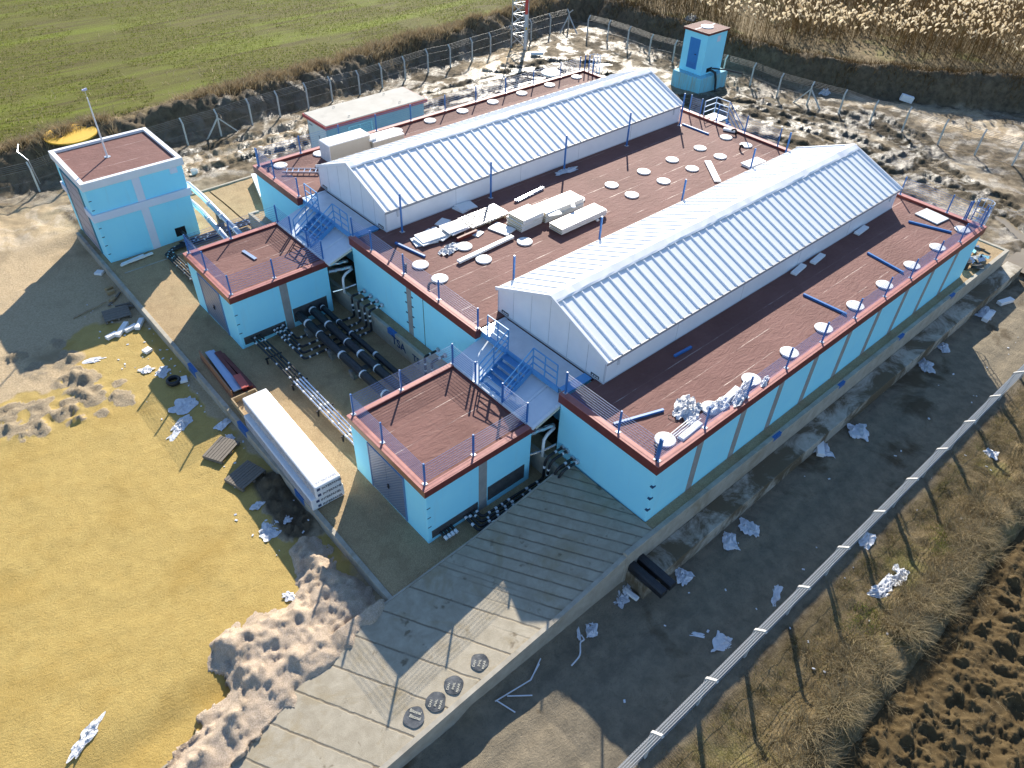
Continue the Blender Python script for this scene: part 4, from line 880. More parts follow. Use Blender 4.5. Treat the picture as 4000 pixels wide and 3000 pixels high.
# ------------------------------------------------------------------ pipes
def arc(pts, r=.12, n=4):
    """round the corners of a polyline"""
    pts = [Vector(p) for p in pts]; out = [pts[0]]
    for i in range(1, len(pts)-1):
        a, b, c = pts[i-1], pts[i], pts[i+1]; q = min(r, (a-b).length*.45, (c-b).length*.45)
        p0 = b+(a-b).normalized()*q; p1 = b+(c-b).normalized()*q
        for k in range(n+1): t = k/n; out.append(p0*(1-t)**2+b*2*t*(1-t)+p1*t*t)
    return out+[pts[-1]]
def pipe(name, label, pts, r, cat='pipe', group=None, bands=.55, bw=.1, rr=.14, mats=None, seed=0, ends=True):
    m = MB(); P_ = arc(pts, rr); m.tube(P_, r, 10); rng = random.Random(seed); m.m = 1; acc = rng.uniform(0, bands)*.6
    for a, b in zip(P_[:-1], P_[1:]):
        ln = (b-a).length; d = (b-a).normalized() if ln > 0 else None
        while bands and acc < ln:
            w = bw*rng.uniform(.6, 1.3)
            if acc+w < ln: m.tube([a+d*acc, a+d*(acc+w)], r*1.035+.002, 10, True)
            acc += bands*rng.uniform(.7, 1.35)
        acc -= ln
    o = m.build(name, mats or [BLACK, WTAPE], smooth=False); return tag(o, label, cat, group)
for i, (x, z, r) in enumerate(((-2.95,.62,.20),(-2.30,.68,.20),(-1.77,.60,.135))):
    pipe('insulated_pipe', 'black insulated pipe with white tape between the pump houses, %s' % ('nearest the thin rack', 'the middle one', 'thinner, nearest the graffiti')[i],
         [(x,19.0,z),(x-.02,16,z-.03),(x,12.5,z-.06),(x,9.38,z-.05)], r, bands=1.5, bw=.10, seed=i+2)
SUP = mat('dark_concrete_block', (.13,.135,.13), (.20,.20,.19), 5, rough=.8)
for i, y in enumerate((17.9, 15.85, 14.05, 11.6)):
    m = MB(); m.box(-3.2,-1.6,y-.16,y+.16,-.05,.30); m.box(-3.25,-3.0,y-.12,y+.12,.30,.47); tag(m.build('pipe_support', SUP), 'dark concrete support block under the thick black pipes, %s from the farther pump house' % ORD[i], 'pipe support', 'support blocks under the thick pipes')
for i in range(4):
    x = -5.42+.145*i
    pipe('thin_pipe', 'thin black taped pipe in the raised rack, %s from the yard wall' % ORD[i], [(x,18.97,.42),(x+.03,17.2,.40),(x+.02,15.1,.38)], .045, bands=.9, seed=20+i, group='thin pipes in the raised rack, farther half')
    pipe('foil_pipe', 'shiny foil pipe in the rack by the wrapped stack, %s from the wall' % ORD[i], [(x+.02,15.1,.38),(x,12.2,.36),(x-.02,9.38,.34)], .043, bands=.75, bw=.12, seed=30+i, mats=[ALU, WTAPE], group='foil pipes in the raised rack, nearer half')
for i, y in enumerate((17.3, 15.0, 12.9, 11.0)):
    m = MB(); m.box(-5.6,-4.8,y-.03,y+.03,.28,.33); m.box(-5.56,-5.50,y-.03,y+.03,-.1,.28); m.box(-4.90,-4.84,y-.03,y+.03,-.1,.28); tag(m.build('rack_stand', BLACK), 'small black stand under the thin pipe rack, %s from the farther pump house' % ORD[i], 'pipe stand', 'stands under the thin pipe rack')
ys = (17.75, 17.2, 16.68, 16.25)
for i in range(4):
    x = -4.3+.16*(i); yt = (17.86, 17.19, 16.75, 16.34)[3-i]
    pipe('thin_pipe', 'thin taped pipe looping under the thick insulated pipes, %s from the graffiti' % ORD[i],
         [(x,18.97,.40),(x+.05,yt+.6,.34),(x+.1,yt,.2),(-2.2,yt+.05,.14),(-.70,ys[3-i],.16),(-.72,ys[3-i],1.33),(.06,ys[3-i],1.33)], .055, bands=.34, seed=40+i, group='thin looping pipes at the farther pump house')
for i, y in enumerate((11.95, 11.45)):
    pipe('thin_pipe', 'thin taped pipe from the graffiti wall to the nearest pump house, %s one' % ('farther', 'nearer')[i], [(.06,y,1.33),(-.72,y,1.33),(-.72,y,.2),(-1.5-.2*i,y-.2,.15),(-1.5-.2*i,9.4,.2)], .055, bands=.34, seed=50+i)
for i, y in enumerate((17.75, 17.2, 16.68, 16.25, 11.95, 11.45)):
    m = MB(); m.tube([(.03,y,1.33),(.09-.12,y,1.33)], .11, 14); tag(m.build('pipe_collar', GALV), 'round metal collar where a taped pipe enters the middle facade, %s from the far notch' % ORD[i], 'collar', 'pipe collars on the middle facade')
for i in range(4):
    x = -4.3+.16*i; yt = (3.93, 4.05, 4.2, 4.36)[i]; yw, zw = ((3.42,1.30),(3.65,1.28),(3.98,1.42),(4.22,1.42))[i]
    pipe('thin_pipe', 'thin taped pipe along the nearest pump house, %s from the ramp' % ORD[i],
         [(x,4.79,.28),(x+.02,yt,.20),(-2.2,yt+.02,.16),(-.82,yt-.05,.18+.0*i),(-.82+.0*i,yw+.05,zw-.25),(-.70,yw,zw),(.06,yw,zw)], .055, bands=.42, seed=60+i, rr=.16, group='thin pipes between the nearest pump house and the ramp')
for i, (y, z) in enumerate(((3.42,1.30),(3.65,1.28),(3.98,1.42),(4.22,1.42))):
    m = MB(); m.tube([(.05,y,z),(-.03,y,z)], .11, 14); tag(m.build('pipe_collar', GALV), 'metal collar on the corner facade beside the ramp, %s from the corner' % ORD[i], 'collar', 'pipe collars on the corner facade')
for i in range(4):
    x = -5.39+.15*i; m = MB(); m.tube([(x,4.8,.27),(x+.01,4.42,.24)], .055, 10); m.m = 1; m.tube([(x+.005,4.52,.25),(x+.01,4.38,.235)], .066, 10); tag(m.build('pipe_stub', [BLACK, WTAPE]), 'short capped pipe stub on the nearest pump house wall, %s from its front corner' % ORD[i], 'pipe', 'capped pipe stubs on the pump house')
# tower pipes
for i in range(6):
    y = 28.75+.10*i
    pipe('thin_pipe', 'thin pipe in the low bundle by the cube building, %s from the pump house' % ORD[i], [(-.35,y,.30),(-2.5,y+.05,.22),(-4.6+.2*(i%2),y+.12,.18),(-5.45+.13*i,y,.16),(-5.45+.13*i,27.6,.2),(-5.42+.13*i,23.62,.3)] if i < 4 else [(-.35,y,.30),(-2.5,y+.05,.22),(-4.4,y+.1,.18)], .05, bands=.7, seed=70+i, mats=[BLACK, ALU], group='low pipe bundle by the cube building')
for i, (pts, lab) in enumerate(((([(-3.0,31.9,2.05),(-2.35,31.9,2.05),(-2.33,30.2,2.0),(-2.42,23.62,1.55)]), 'upper'), (([(-3.0,31.5,1.2),(-2.58,31.5,1.2),(-2.55,30.0,1.15),(-2.95,23.62,.95)]), 'lower'))):
    m = MB(); P_ = arc(pts, .25, 5); m.tube(P_, .155, 16); m.m = 1
    for f_ in (.12, .36, .6, .84): a, b = P_[-2], P_[-1]; p = a.lerp(b, f_); d = (b-a).normalized(); m.tube([p, p+d*.1], .175, 16)
    tag(m.build('foil_duct', [ALU, WTAPE], smooth=True), '%s of two fat foil pipes from the cube building to the pump house' % lab, 'duct')
for i, (x, y, h) in enumerate(((-2.33,28.2,1.75),(-2.6,26.6,.95))):
    m = MB(); m.box(x-.14,x+.14,y-.1,y+.1,-.1,h); tag(m.build('pipe_support', SUP), 'dark block post supporting the %s fat foil pipe' % ('upper', 'lower')[i], 'pipe support')
m = MB(); m.tube(arc([(-4.0,30.4,.55),(-4.0,29.3,.55),(-4.35,26.8,.62)], .1), .085, 10); m.m = 1; m.tube([(-4.35,26.8,.62),(-4.8,23.62,.7)], .085, 10)
tag(m.build('black_pipe', [BLACK, ALU]), 'single pipe leaving the square hole in the cube building wall', 'pipe')
for i, (x, y, w, h, rz) in enumerate(((-6.9,29.45,1.25,.16,.16),(-6.5,29.30,1.25,.15,.1),(-7.0,29.2,1.3,.12,.2))):
    tag(MB().obox((x,y,.06+.05*i), (w,h,.07), rz).build('white_plank', PANEL), 'white plank lying at the foot of the tall cube building, %s' % ('against the wall', 'the middle one', 'the outer one')[i], 'plank', 'white planks at the cube building')
tag(MB().box(-7.7,-1.2,28.42,28.5,-.05,.05).build('yard_kerb', CONC), 'thin concrete kerb line in the gravel in front of the cube building', 'kerb')

# graffiti
def text(txt, size, loc, rot, m, parent, name='lettering', ext=.003):
    cu = bpy.data.curves.new(name, 'FONT'); cu.body = txt; cu.size = size; cu.extrude = ext; cu.align_x = 'LEFT'; cu.offset = .006*size/.3
    o = bpy.data.objects.new(name+'_tmp', cu); COL.objects.link(o); bpy.context.view_layer.update()
    me = bpy.data.meshes.new_from_object(o.evaluated_get(bpy.context.evaluated_depsgraph_get())); bpy.data.objects.remove(o)
    me.name = name; me.materials.clear(); me.materials.append(m)
    o = bpy.data.objects.new(name, me); COL.objects.link(o); o.parent = parent; b = BASE.get(parent.name, Vector())
    o.matrix_local = Matrix.Translation(Vector(loc)-b) @ rot; return o
RX = Matrix(((0,0,-1,0),(-1,0,0,0),(0,1,0,0),(0,0,0,1)))   # text facing -x, reading towards -y
INK = mat('blue_spray_paint', (.02,.035,.11), rough=.7)
text('TSA', .62, (-.575,14.72,.36), RX, INK, tsa); text('TS', .50, (-.575,13.12,.34), RX, INK, tsa)
RY = Matrix(((1,0,0,0),(0,0,-1,0),(0,1,0,0),(0,0,0,1)))    # text facing -y, reading towards +x

# wrapped panel stack with printed film
t = thing('panel_pack', 'long white film-wrapped stack of panels printed INTERPANEL standing in the gravel yard', 'panel pack', (-7.5,11.5,0))
R_ = Matrix.Translation((-7.45,11.52,0)) @ Matrix.Rotation(rad(-1.9), 4, 'Z')
WRAP = mat('white_stretch_film', (.76,.77,.79), (.84,.85,.86), 6, rough=.3, bump=.35, bscale=5, bdist=.03)
SMOKE = mat('smoky_wrap', (.34,.34,.38), (.58,.59,.62), 5, lo=.3, hi=.75, rough=.25, bump=.7, bscale=7, bdist=.05)
m = MB(); m.x = R_; m.box(-.52,.52,-3.0,3.03,.62,1.22); up = m.build('upper_pack', WRAP, t, bevel=.05)
m = MB(); m.x = R_; m.box(-.72,.60,-2.92,2.75,.03,.60); lo = m.build('lower_pack', WRAP, t, bevel=.04)
m = MB(); m.x = R_; m.box(-.532,-.515,-2.9,2.95,.66,1.14); m.build('smoky_film', SMOKE, up)
m = MB(); m.x = R_; m.box(-.735,-.71,-2.85,2.65,.1,.54); m.build('smoky_film', SMOKE, lo)
m = MB(); m.x = R_; [m.box(-.50,.55,-2.8+k*1.1,-2.62+k*1.1,-.05,.03) for k in range(6)]; m.build('bearer', mat('pallet_wood', (.3,.2,.1)), t)
INKB = mat('black_print', (.03,.035,.05), rough=.6); INKL = mat('blue_logo_print', (.04,.07,.16), rough=.6)
for i, (z, x0, yy, par) in enumerate(((1.03,-.46,-3.004,up),(.74,-.46,-3.004,up),(.38,-.54,-2.924,lo),(.12,-.50,-2.924,lo))):
    text('INTERPANEL', .145, R_ @ Vector((x0+.19, yy, z-.02)), Matrix.Rotation(rad(-1.9), 4, 'Z') @ RY, INKB, par)
    m = MB(); m.x = R_; m.box(x0,x0+.13,yy-.002,yy+.01,z-.01,z+.11); m.build('logo', INKL, par)
text('INTERPANEL', .15, R_ @ Vector((-.40,-2.86,1.222)), Matrix.Rotation(rad(-1.9), 4, 'Z'), mat('grey_print', (.35,.36,.4), rough=.6), up)
m = MB(); m.x = R_; m.box(-.62,-.56,2.2,4.3,.03,.34); m.box(.42,.46,3.1,4.3,.03,.34); m.box(-.56,.42,4.24,4.3,.03,.34); m.box(-.56,.42,2.3,4.24,.03,.06)
tag(m.build('open_box', mat('cardboard', (.36,.25,.13), (.46,.34,.20), 4, rough=.8)), 'open brown box with pale edges at the far end of the wrapped stack', 'box')
# metal trims
for i, (x0, y0, x1, y1, w, h, mm, lab) in enumerate(((-7.62,19.5,-7.75,16.1,.05,.42,BRONZE,'brown angled metal trim leaning nearest the yard wall'),(-7.3,19.4,-7.5,16.2,.26,.06,mat('pale_blue_trim', (.40,.52,.72), rough=.35),'pale blue metal trim lying between the brown and dark red trims'),
      (-7.05,19.1,-7.15,16.2,.16,.30,FASC,'dark red metal trim beside the pale blue one'),(-6.9,19.15,-6.88,16.1,.14,.24,FASC,'dark red metal trim farthest from the yard wall'),(-7.15,17.0,-7.22,16.0,.2,.05,mat('bright_red_trim', (.50,.10,.08), rough=.45),'short bright red trim end on top of the dark trims'))):
    m = MB(); z = .06+h/2+(.34 if i == 4 else (.22 if i == 1 else 0)); m.beam((x0,y0,z),(x1,y1,z), w, h); m.beam((x0+w*.6,y0,z-h*.42),(x1+w*.6,y1,z-h*.42), .22, .03)
    tag(m.build('metal_trim', mm), lab, 'metal trim', 'metal trims lying by the yard wall')

# ------------------------------------------------------------------ perimeter fences
POSTC = mat('pale_concrete_post', (.52,.50,.46), (.62,.60,.56), 8, rough=.8)
WIRE = mat('galvanised_wire', (.42,.43,.44), rough=.4, metal=.5); WIRED = mat('weathered_wire', (.16,.16,.16), rough=.5, metal=.3)
def fence(name, label, pts, out, hgt=1.5, arm=(.26,.32), pitch=.075, wr=.006, braces=(), skip_mesh=(), vee=()):
    t = thing(name, label, 'fence', (pts[0][0], pts[0][1], Hs(*pts[0])))
    O_ = Vector(out+(0,)); zs = [Hs(x, y) for x, y in pts]
    for i, (x, y) in enumerate(pts):
        m = MB(); z = zs[i]; m.beam((x,y,z-.3),(x,y,z+hgt), .10); a = Vector((x,y,z+hgt-.01)); m.beam(a, a+O_*arm[0]+Vector((0,0,arm[1])), .085)
        if i in vee: m.beam(a, a-O_*arm[0]+Vector((.1,-.1,arm[1])), .085)
        m.build('post', POSTC, t)
        for bx, by in (braces.get(i, ()) if braces else ()):
            m = MB(); m.beam((bx,by,Hs(bx,by)-.1),(x,y,z+hgt*.86), .085); m.build('brace', POSTC, t)
    mesh = MB(); bw = MB(); r = wr
    for i in range(len(pts)-1):
        a = Vector((pts[i][0],pts[i][1],zs[i])); b = Vector((pts[i+1][0],pts[i+1][1],zs[i+1])); d = b-a; ln = d.length; n = int(ln/pitch); hh = hgt-.06
        k0 = -int(hh/pitch)
        for k in range(k0, n):
            s0 = k*pitch; s1 = s0+hh
            f0, f1 = max(0, s0), min(ln, s1)
            if f1 <= f0: continue
            zA, zB = f0-s0, f1-s0
            for sg in (0, 1):
                p = a+d*(f0/ln)+Vector((0,0,(zA if sg == 0 else hh-zA)+.03)); q = a+d*(f1/ln)+Vector((0,0,(zB if sg == 0 else hh-zB)+.03))
                u = Vector((0,0,r)); nn = Vector((-d.y,d.x,0)).normalized()*r
                mesh.add([p-u,p+nn,p+u,q-u,q+nn,q+u], [(0,1,4,3),(1,2,5,4),(2,0,3,5)])
        for h in (.05, .75, hgt-.05): bw.beam(a+Vector((0,0,h)), b+Vector((0,0,h)), .012)
        for k in range(4): o2 = O_*arm[0]*(k+.6)/4.; bw.beam(a+o2+Vector((0,0,hgt+arm[1]*(k+.6)/4)), b+o2+Vector((0,0,hgt+arm[1]*(k+.6)/4)), .014)
    wm = WIRE if pitch < .09 else WIRED; mesh.build('chain_link', wm, t); bw.build('barbed_wire', wm, t); return t
bp = [(-15.4,40.6),(-13.0,40.8),(-10.6,41.0),(-8.19,41.2),(-5.8,41.4),(-3.4,41.6),(-.95,41.8),(1.46,41.96),(3.88,42.02),(6.36,42.27),(8.6,42.35),(11.06,42.6),(13.22,42.8),(15.8,43.0),(18.0,43.15),(20.34,43.3),(22.8,43.5),(25.3,43.7),(27.8,43.85),(30.14,44.15),(32.9,44.5),(35.6,44.8),(38.33,45.1),(40.91,45.24)]
fence('perimeter_fence', 'chain-link fence with bent concrete posts in front of the green field', bp, (-.08,.99), braces={8: ((2.78,42.05),(5.19,42.07)), 23: ((39.56,45.02),(40.6,43.6))}, vee=(23,), pitch=.10)
rp = [(40.93,45.1),(40.85,42.6),(41.3,40.4),(41.4,38.0),(41.6,35.5),(41.98,33.07),(42.1,30.6),(42.3,27.9),(42.5,25.21),(42.4,22.5),(42.65,19.88),(42.9,17.23),(43.1,14.72),(43.5,12.36),(43.8,9.69),(44.05,7.12),(44.2,4.61),(44.4,2.1),(44.6,-.4),(44.8,-2.9)]
fence('perimeter_fence', 'chain-link fence with bent concrete posts below the reed bank', rp[1:], (.99,.08), braces={9: ((42.5,21.06),(42.64,18.64))}, pitch=.10)
np_ = [(-10.2+2.44*k, -4.9-.012*k) for k in range(0, 17)]
fence('perimeter_fence', 'long pale wire fence with angled post tops along the dry grass verge, nearest the camera', np_, (.02,-1.0), hgt=1.62, arm=(.30,.26), pitch=.085, wr=.006)

# ------------------------------------------------------------------ mast, pole and small things in the back yard
t = thing('lattice_mast', 'tall galvanised three-legged lattice mast by the corner of the back fence', 'mast', (33.7,44.3,-.3))
LG = [(33.15,44.75),(33.55,43.45),(34.95,44.55)]; zt = 9.5
for x, y in LG: MB().tube([(x,y,-.4),(33.85+(x-33.85)*.9,44.25+(y-44.25)*.9,zt)], .05, 8).build('leg', GALV, t)
def lp(i, z): f_ = 1-.1*z/zt; return Vector((33.85+(LG[i][0]-33.85)*f_, 44.25+(LG[i][1]-44.25)*f_, z))
m = MB()
for k in range(11):
    z0 = -.1+k*.85; z1 = z0+.85
    for i in range(3):
        j = (i+1) % 3; m.beam(lp(i,z0), lp(j,z1), .045); m.beam(lp(j,z0), lp(i,z1), .045); m.beam(lp(i,z1), lp(j,z1), .035)
m.build('lattice_brace', GALV, t)
t = thing('banded_pole', 'thick pole beside the lattice mast, pale below and red above', 'pole', (33.46,43.25,-.3))
MB().tube([(33.46,43.25,-.4),(33.48,43.25,2.7)], .145, 16).build('lower_shaft', mat('pale_grey_paint', (.52,.52,.53), (.6,.6,.61), 5, rough=.5), t)
MB().tube([(33.48,43.25,2.7),(33.54,43.25,9.5)], .14, 16).build('upper_shaft', mat('red_paint', (.55,.06,.045), (.62,.09,.07), 5, rough=.5), t)
MB().obox((33.40,43.10,1.55), (.14,.02,.2), -.75).build('warning_sign', MATS['yellow_paint'], t)
t = thing('marker_post', 'short red-tipped white marker post on a white base beyond the fence corner', 'marker', (43.9,48.6,Hs(43.9,48.6)))
z = Hs(43.9,48.6); m = MB(); m.cyl((43.9,48.6,z-.1), .5, .45, 14, .25); m.build('base', WHITE, t); m = MB(); m.cyl((43.9,48.6,z+.3), .10, 1.2, 12, .08); m.build('post', WHITE, t); m = MB(); m.cyl((43.9,48.6,z+1.5), .1, .35, 12, .05); m.build('cap', MATS['red_paint'], t)
tag(MB().tube([(32.6,41.5,-.05),(33.5,40.9,-.05)], .13, 12).build('white_cylinder', FOAM), 'white cylinder lying on the mud in front of the lattice mast', 'cylinder')
t = thing('round_tank', 'round manhole with white lid standing in the mud behind the roof edge', 'tank', (28.5,34.7,-.3))
MB().cyl((28.5,34.7,-.4), .45, 1.35, 20).build('shaft', BLACK, t); MB().cyl((28.5,34.7,.95), .78, .14, 28).build('lid', HATCH, t)
bx = MB(); bx.tube([(-.05,37.4,-.35),(-.05,37.4,.1)], .22, 16, False, [.18,.22]); tag(bx.build('bucket', FOAM), 'white bucket on the mud behind the cube building', 'bucket')
t = thing('cable_drum', 'large yellow wooden cable drum lying flat behind the tall cube building', 'cable drum', (-4.2,45.6,.2)); z = .9
YEL = mat('yellow_wood', (.62,.36,.03), (.70,.44,.06), 5, rough=.7, stretch=(1,8,1), c3=(.40,.24,.03))
z = .55; MB().cyl((-4.9,44.0,z+.85), 1.55, .09, 40).build('flange', YEL, t); MB().cyl((-4.9,44.0,z-.1), 1.55, .12, 40).build('flange', YEL, t); MB().cyl((-4.9,44.0,z), .8, .9, 28).build('core', BLACK, t)
for k, ch in enumerate('DENET'): a = rad(62-k*9); text(ch, .30, (-4.9+1.2*math.cos(a), 44.0+1.2*math.sin(a), z+.942), Matrix.Rotation(a-math.pi/2, 4, 'Z'), INKB, t)
for i, (x, y) in enumerate(((24.6,36.9),(45.9,15.6))): pass
t = thing('street_lamp', 'thin bent grey lamp pole beside the left end of the back fence', 'lamp', (-7.9,41.9,Hs(-7.9,41.9)))
m = MB(); z = Hs(-7.9,41.9); m.tube([(-7.9,41.9,z-.2),(-8.0,42.0,z+1.5),(-8.3,42.6,z+1.9),(-8.0,43.4,z+2.0)], .03, 6); m.build('pole', GALV, t)
for i, (x, y, s, mm, lab) in enumerate(((46.6,19.9,.0,None,''),)): pass
crumple(46.2,20.4,Hs(46.2,20.4),1.2,.7,.2,.35,'pale plastic sheet lying at the foot of the reed bank',81)
z = Hs(50.2,15.1); tag(MB().obox((50.0,15.3,z+.25), (.35,1.0,.5), .6, .2).build('foam_block', FOAM, bevel=.03), 'white foam block standing at the foot of the reed bank', 'foam block')
crumple(48.6,36.6,Hs(48.6,36.6),1.6,1.1,.4,.5,'grey plastic heap on the earth bank beside the reeds',82, mat('grey_stone', (.42,.42,.38), (.55,.54,.5), 4, rough=.8), 'rubble_heap', cat='rubble')

# ------------------------------------------------------------------ black half pipes by the ramp wall
for i, x in enumerate((-1.15, -.68)):
    m = MB(); pr = [(-.16,0),(-.16,.22),(-.10,.29),(.10,.29),(.16,.22),(.16,0)]
    n = len(pr); vs = [(x+a, -.36, b+.02) for a, b in pr]+[(x+a, -2.0, b-.02) for a, b in pr]
    m.add(vs, [tuple(range(n)), tuple(range(n, 2*n))[::-1]]+[(k, k+n, (k+1) % n+n, (k+1) % n) for k in range(n)])
    tag(m.build('drain_channel', mat('black_plastic', (.015,.016,.02), (.03,.03,.034), 6, rough=.35)), 'black plastic drain channel across the slab end, %s the ramp' % ('nearer' if i == 0 else 'farther from'), 'channel')
tag(MB().obox((-1.56,-1.0,-.66), (.18,.62,.13), .1).build('foam_block', FOAM, bevel=.03), 'white foam block on the ground beside the slab end under the black channels', 'foam block')
t = thing('panel_pack', 'white panel stack lying on the gravel behind the main building corner', 'panel pack', (2.2,32.2,0))
m = MB(); m.obox((2.28,32.15,.27), (1.25,3.1,.46), -.30); m.build('panels', MATS['layered_panel_edges'], t); MB().obox((2.28,32.15,.52), (1.29,3.14,.05), -.30).build('top_sheet', PANEL, t)
# printed discs on the ramp
DISC = mat('printed_black_film', (.045,.05,.055), (.14,.145,.15), 4, rough=.35, bump=.5, bscale=6, bdist=.03)
for i, (x, y, r, tx) in enumerate(((-9.9,.12,.31,'Bitümen'),(-9.15,.05,.30,'ALANYAR'),(-8.45,.09,.29,'ALANYAR'),(-7.42,.12,.28,'BITUMEN'))):
    z = float(ramp_z(x))+.03; rg = np.random.default_rng(100+i); sl0 = (float(ramp_z(x+.3))-float(ramp_z(x-.3)))/.6
    m = MB(); n = 40; rr_ = [r*(1+.035*math.sin(3*q*6.283/n+i)+.03*math.sin(5*q*6.283/n+2*i)) for q in range(n)]; vs = [(x, y, z+.004)]
    for f_ in (.35, .7, 1.0):
        for q in range(n): px_, py_ = rr_[q]*f_*math.cos(6.283*q/n), rr_[q]*f_*math.sin(6.283*q/n); vs.append((x+px_, y+py_, z+px_*sl0+.005*math.sin(9*px_+i)+.004*math.sin(13*py_)))
    m.add(vs, [(0, 1+q, 1+(q+1) % n) for q in range(n)]+[(1+k*n+q, 1+(k+1)*n+q, 1+(k+1)*n+(q+1) % n, 1+k*n+(q+1) % n) for k in range(2) for q in range(n)])
    o = m.build('printed_film', DISC); tag(o, 'round piece of black printed film on the ramp, %s from the bottom' % ORD[i], 'film disc', 'printed film discs on the ramp')
    BASE[o.name] = Vector(); sl_ = math.atan(sl0)
    rm = Matrix.Rotation(-sl_, 4, 'Y') @ Matrix.Rotation(rad(-60 if i == 0 else 35), 4, 'Z')
    tt = ('Bitonal', 'Bitonal') if i == 0 else ('DAN', 'INAL', 'MAAR')
    for k, w in enumerate(tt):
        off = rm @ Vector((-.20+.05*(k % 2), .11-.15*k, .012)); text(w, .10 if i else .13, (x+off.x, y+off.y, z+off.z), rm, mat('cream_print', (.46,.44,.36), rough=.6), o, ext=.001)

# ------------------------------------------------------------------ debris
WOODG = mat('grey_pallet_wood', (.14,.12,.10), (.24,.21,.17), 8, rough=.85, stretch=(1,6,1))
def pallet(x, y, rz, label, sx=1.15, sy=.95, n=7, seed=0):
    z = Hs(x, y)+.02; t = thing('wooden_pallet', label, 'pallet', (x, y, z), 'old pallets outside the yard wall'); R0 = Matrix.Translation((x,y,z)) @ Matrix.Rotation(rz, 4, 'Z'); rng = random.Random(seed)
    m = MB(); m.x = R0
    for k in range(n): m.box(-sx/2,sx/2,-sy/2+k*sy/n+.008,-sy/2+(k+1)*sy/n-.012,.13,.15+rng.uniform(0,.01))
    m.build('deck_boards', WOODG, t); m = MB(); m.x = R0
    for k in range(3): m.box(-sx/2+k*(sx-.1)/2,-sx/2+.1+k*(sx-.1)/2,-sy/2,sy/2,.0,.128)
    m.build('bearers', WOODG, t)
pallet(-9.35,14.05,.5,'grey weathered pallet with a broken corner beside the yard wall, the farther of two',1.2,.9,7,1)
pallet(-9.25,12.2,.30,'grey weathered pallet lying alone outside the yard wall near the wrapped stack',1.2,1.0,8,2)
pallet(-9.2,25.8,-.15,'dark broken pallet in the shaded rubbish outside the yard wall',1.2,1.0,5,3)
rng = random.Random(5)
for i in range(9):
    x, y = rng.uniform(-9.4,-8.6), rng.uniform(25.9,27.6); z = Hs(x,y); L_ = rng.uniform(.5,1.1); a = rng.uniform(-.6,.9)
    tag(MB().obox((x,y,z+.06+.03*(i%3)), (L_,.09,.05), a, 0, rng.uniform(-.1,.1)).build('wood_offcut', WOODG), 'dark wood offcut in the shaded pile by the yard wall and broken pallet', 'wood offcut', 'wood offcuts in the shaded pile')
m = MB(); m.beam((-10.9,26.9,Hs(-10.9,26.9)+.05),(-9.2,27.2,Hs(-9.2,27.2)+.12), .08, .05); tag(m.build('wood_batten', MATS['pallet_wood']), 'pale wooden batten lying beside the shaded wood pile', 'batten')
for i, (x, y, w, l, rz, lab) in enumerate(((-9.45,24.45,.24,1.05,-.75,'longest white foam bar among the rubbish outside the yard wall'),(-10.0,24.25,.24,.55,-1.3,'short white foam bar beside the longest one'),(-9.1,24.3,.22,.62,-1.3,'white foam bar between two others outside the yard wall'),(-8.65,24.35,.24,.8,-.65,'yellowed foam bar touching the yard wall'))):
    z = Hs(x,y); tag(MB().obox((x,y,z+.11), (w,l,.17), rz).build('foam_block', FOAM, bevel=.02), lab, 'foam block')
for i, (x, y, s, lab) in enumerate(((-9.15,22.15,.36,'square white foam piece outside the yard wall, near the corner of the sunlit mud'),(-8.72,19.15,.36,'white foam slab next to the old tyre'),(-8.55,30.05,.4,'white foam box by the yard wall below the cube building'))):
    z = Hs(x,y); tag(MB().obox((x,y,z+.08), (s,s*.9,.13), .3+i).build('foam_block', FOAM, bevel=.015), lab, 'foam block')
for i, (x, y) in enumerate(((-8.75,27.9),(-8.7,28.3),(-8.9,27.2))):
    z = Hs(x,y); tag(MB().obox((x,y,z+.08), (.35,.2,.15), .3*i).build('brick', mat('ochre_block', (.34,.23,.11), (.42,.30,.16), 6, rough=.85)), 'ochre block by the yard wall, %s from the cube building' % ORD[(1,0,2)[i]], 'block', 'ochre blocks by the yard wall')
x, y = -9.1, 19.3; z = Hs(x,y)
m = MB(); R0, r0, n = .25, .10, 26; vs = []; fs = []
for k in range(n):
    a = 2*math.pi*k/n
    for j in range(10): b = 2*math.pi*j/10; vs.append((x+(R0+r0*.75*math.cos(b))*math.cos(a), y+(R0+r0*.75*math.cos(b))*math.sin(a), z+.12+r0*1.2*math.sin(b)))
for k in range(n):
    for j in range(10): fs.append((k*10+j, ((k+1)%n)*10+j, ((k+1)%n)*10+(j+1)%10, k*10+(j+1)%10))
m.add(vs, fs); tag(m.build('tyre', BLACK, smooth=True), 'old black tyre lying flat outside the yard wall', 'tyre')
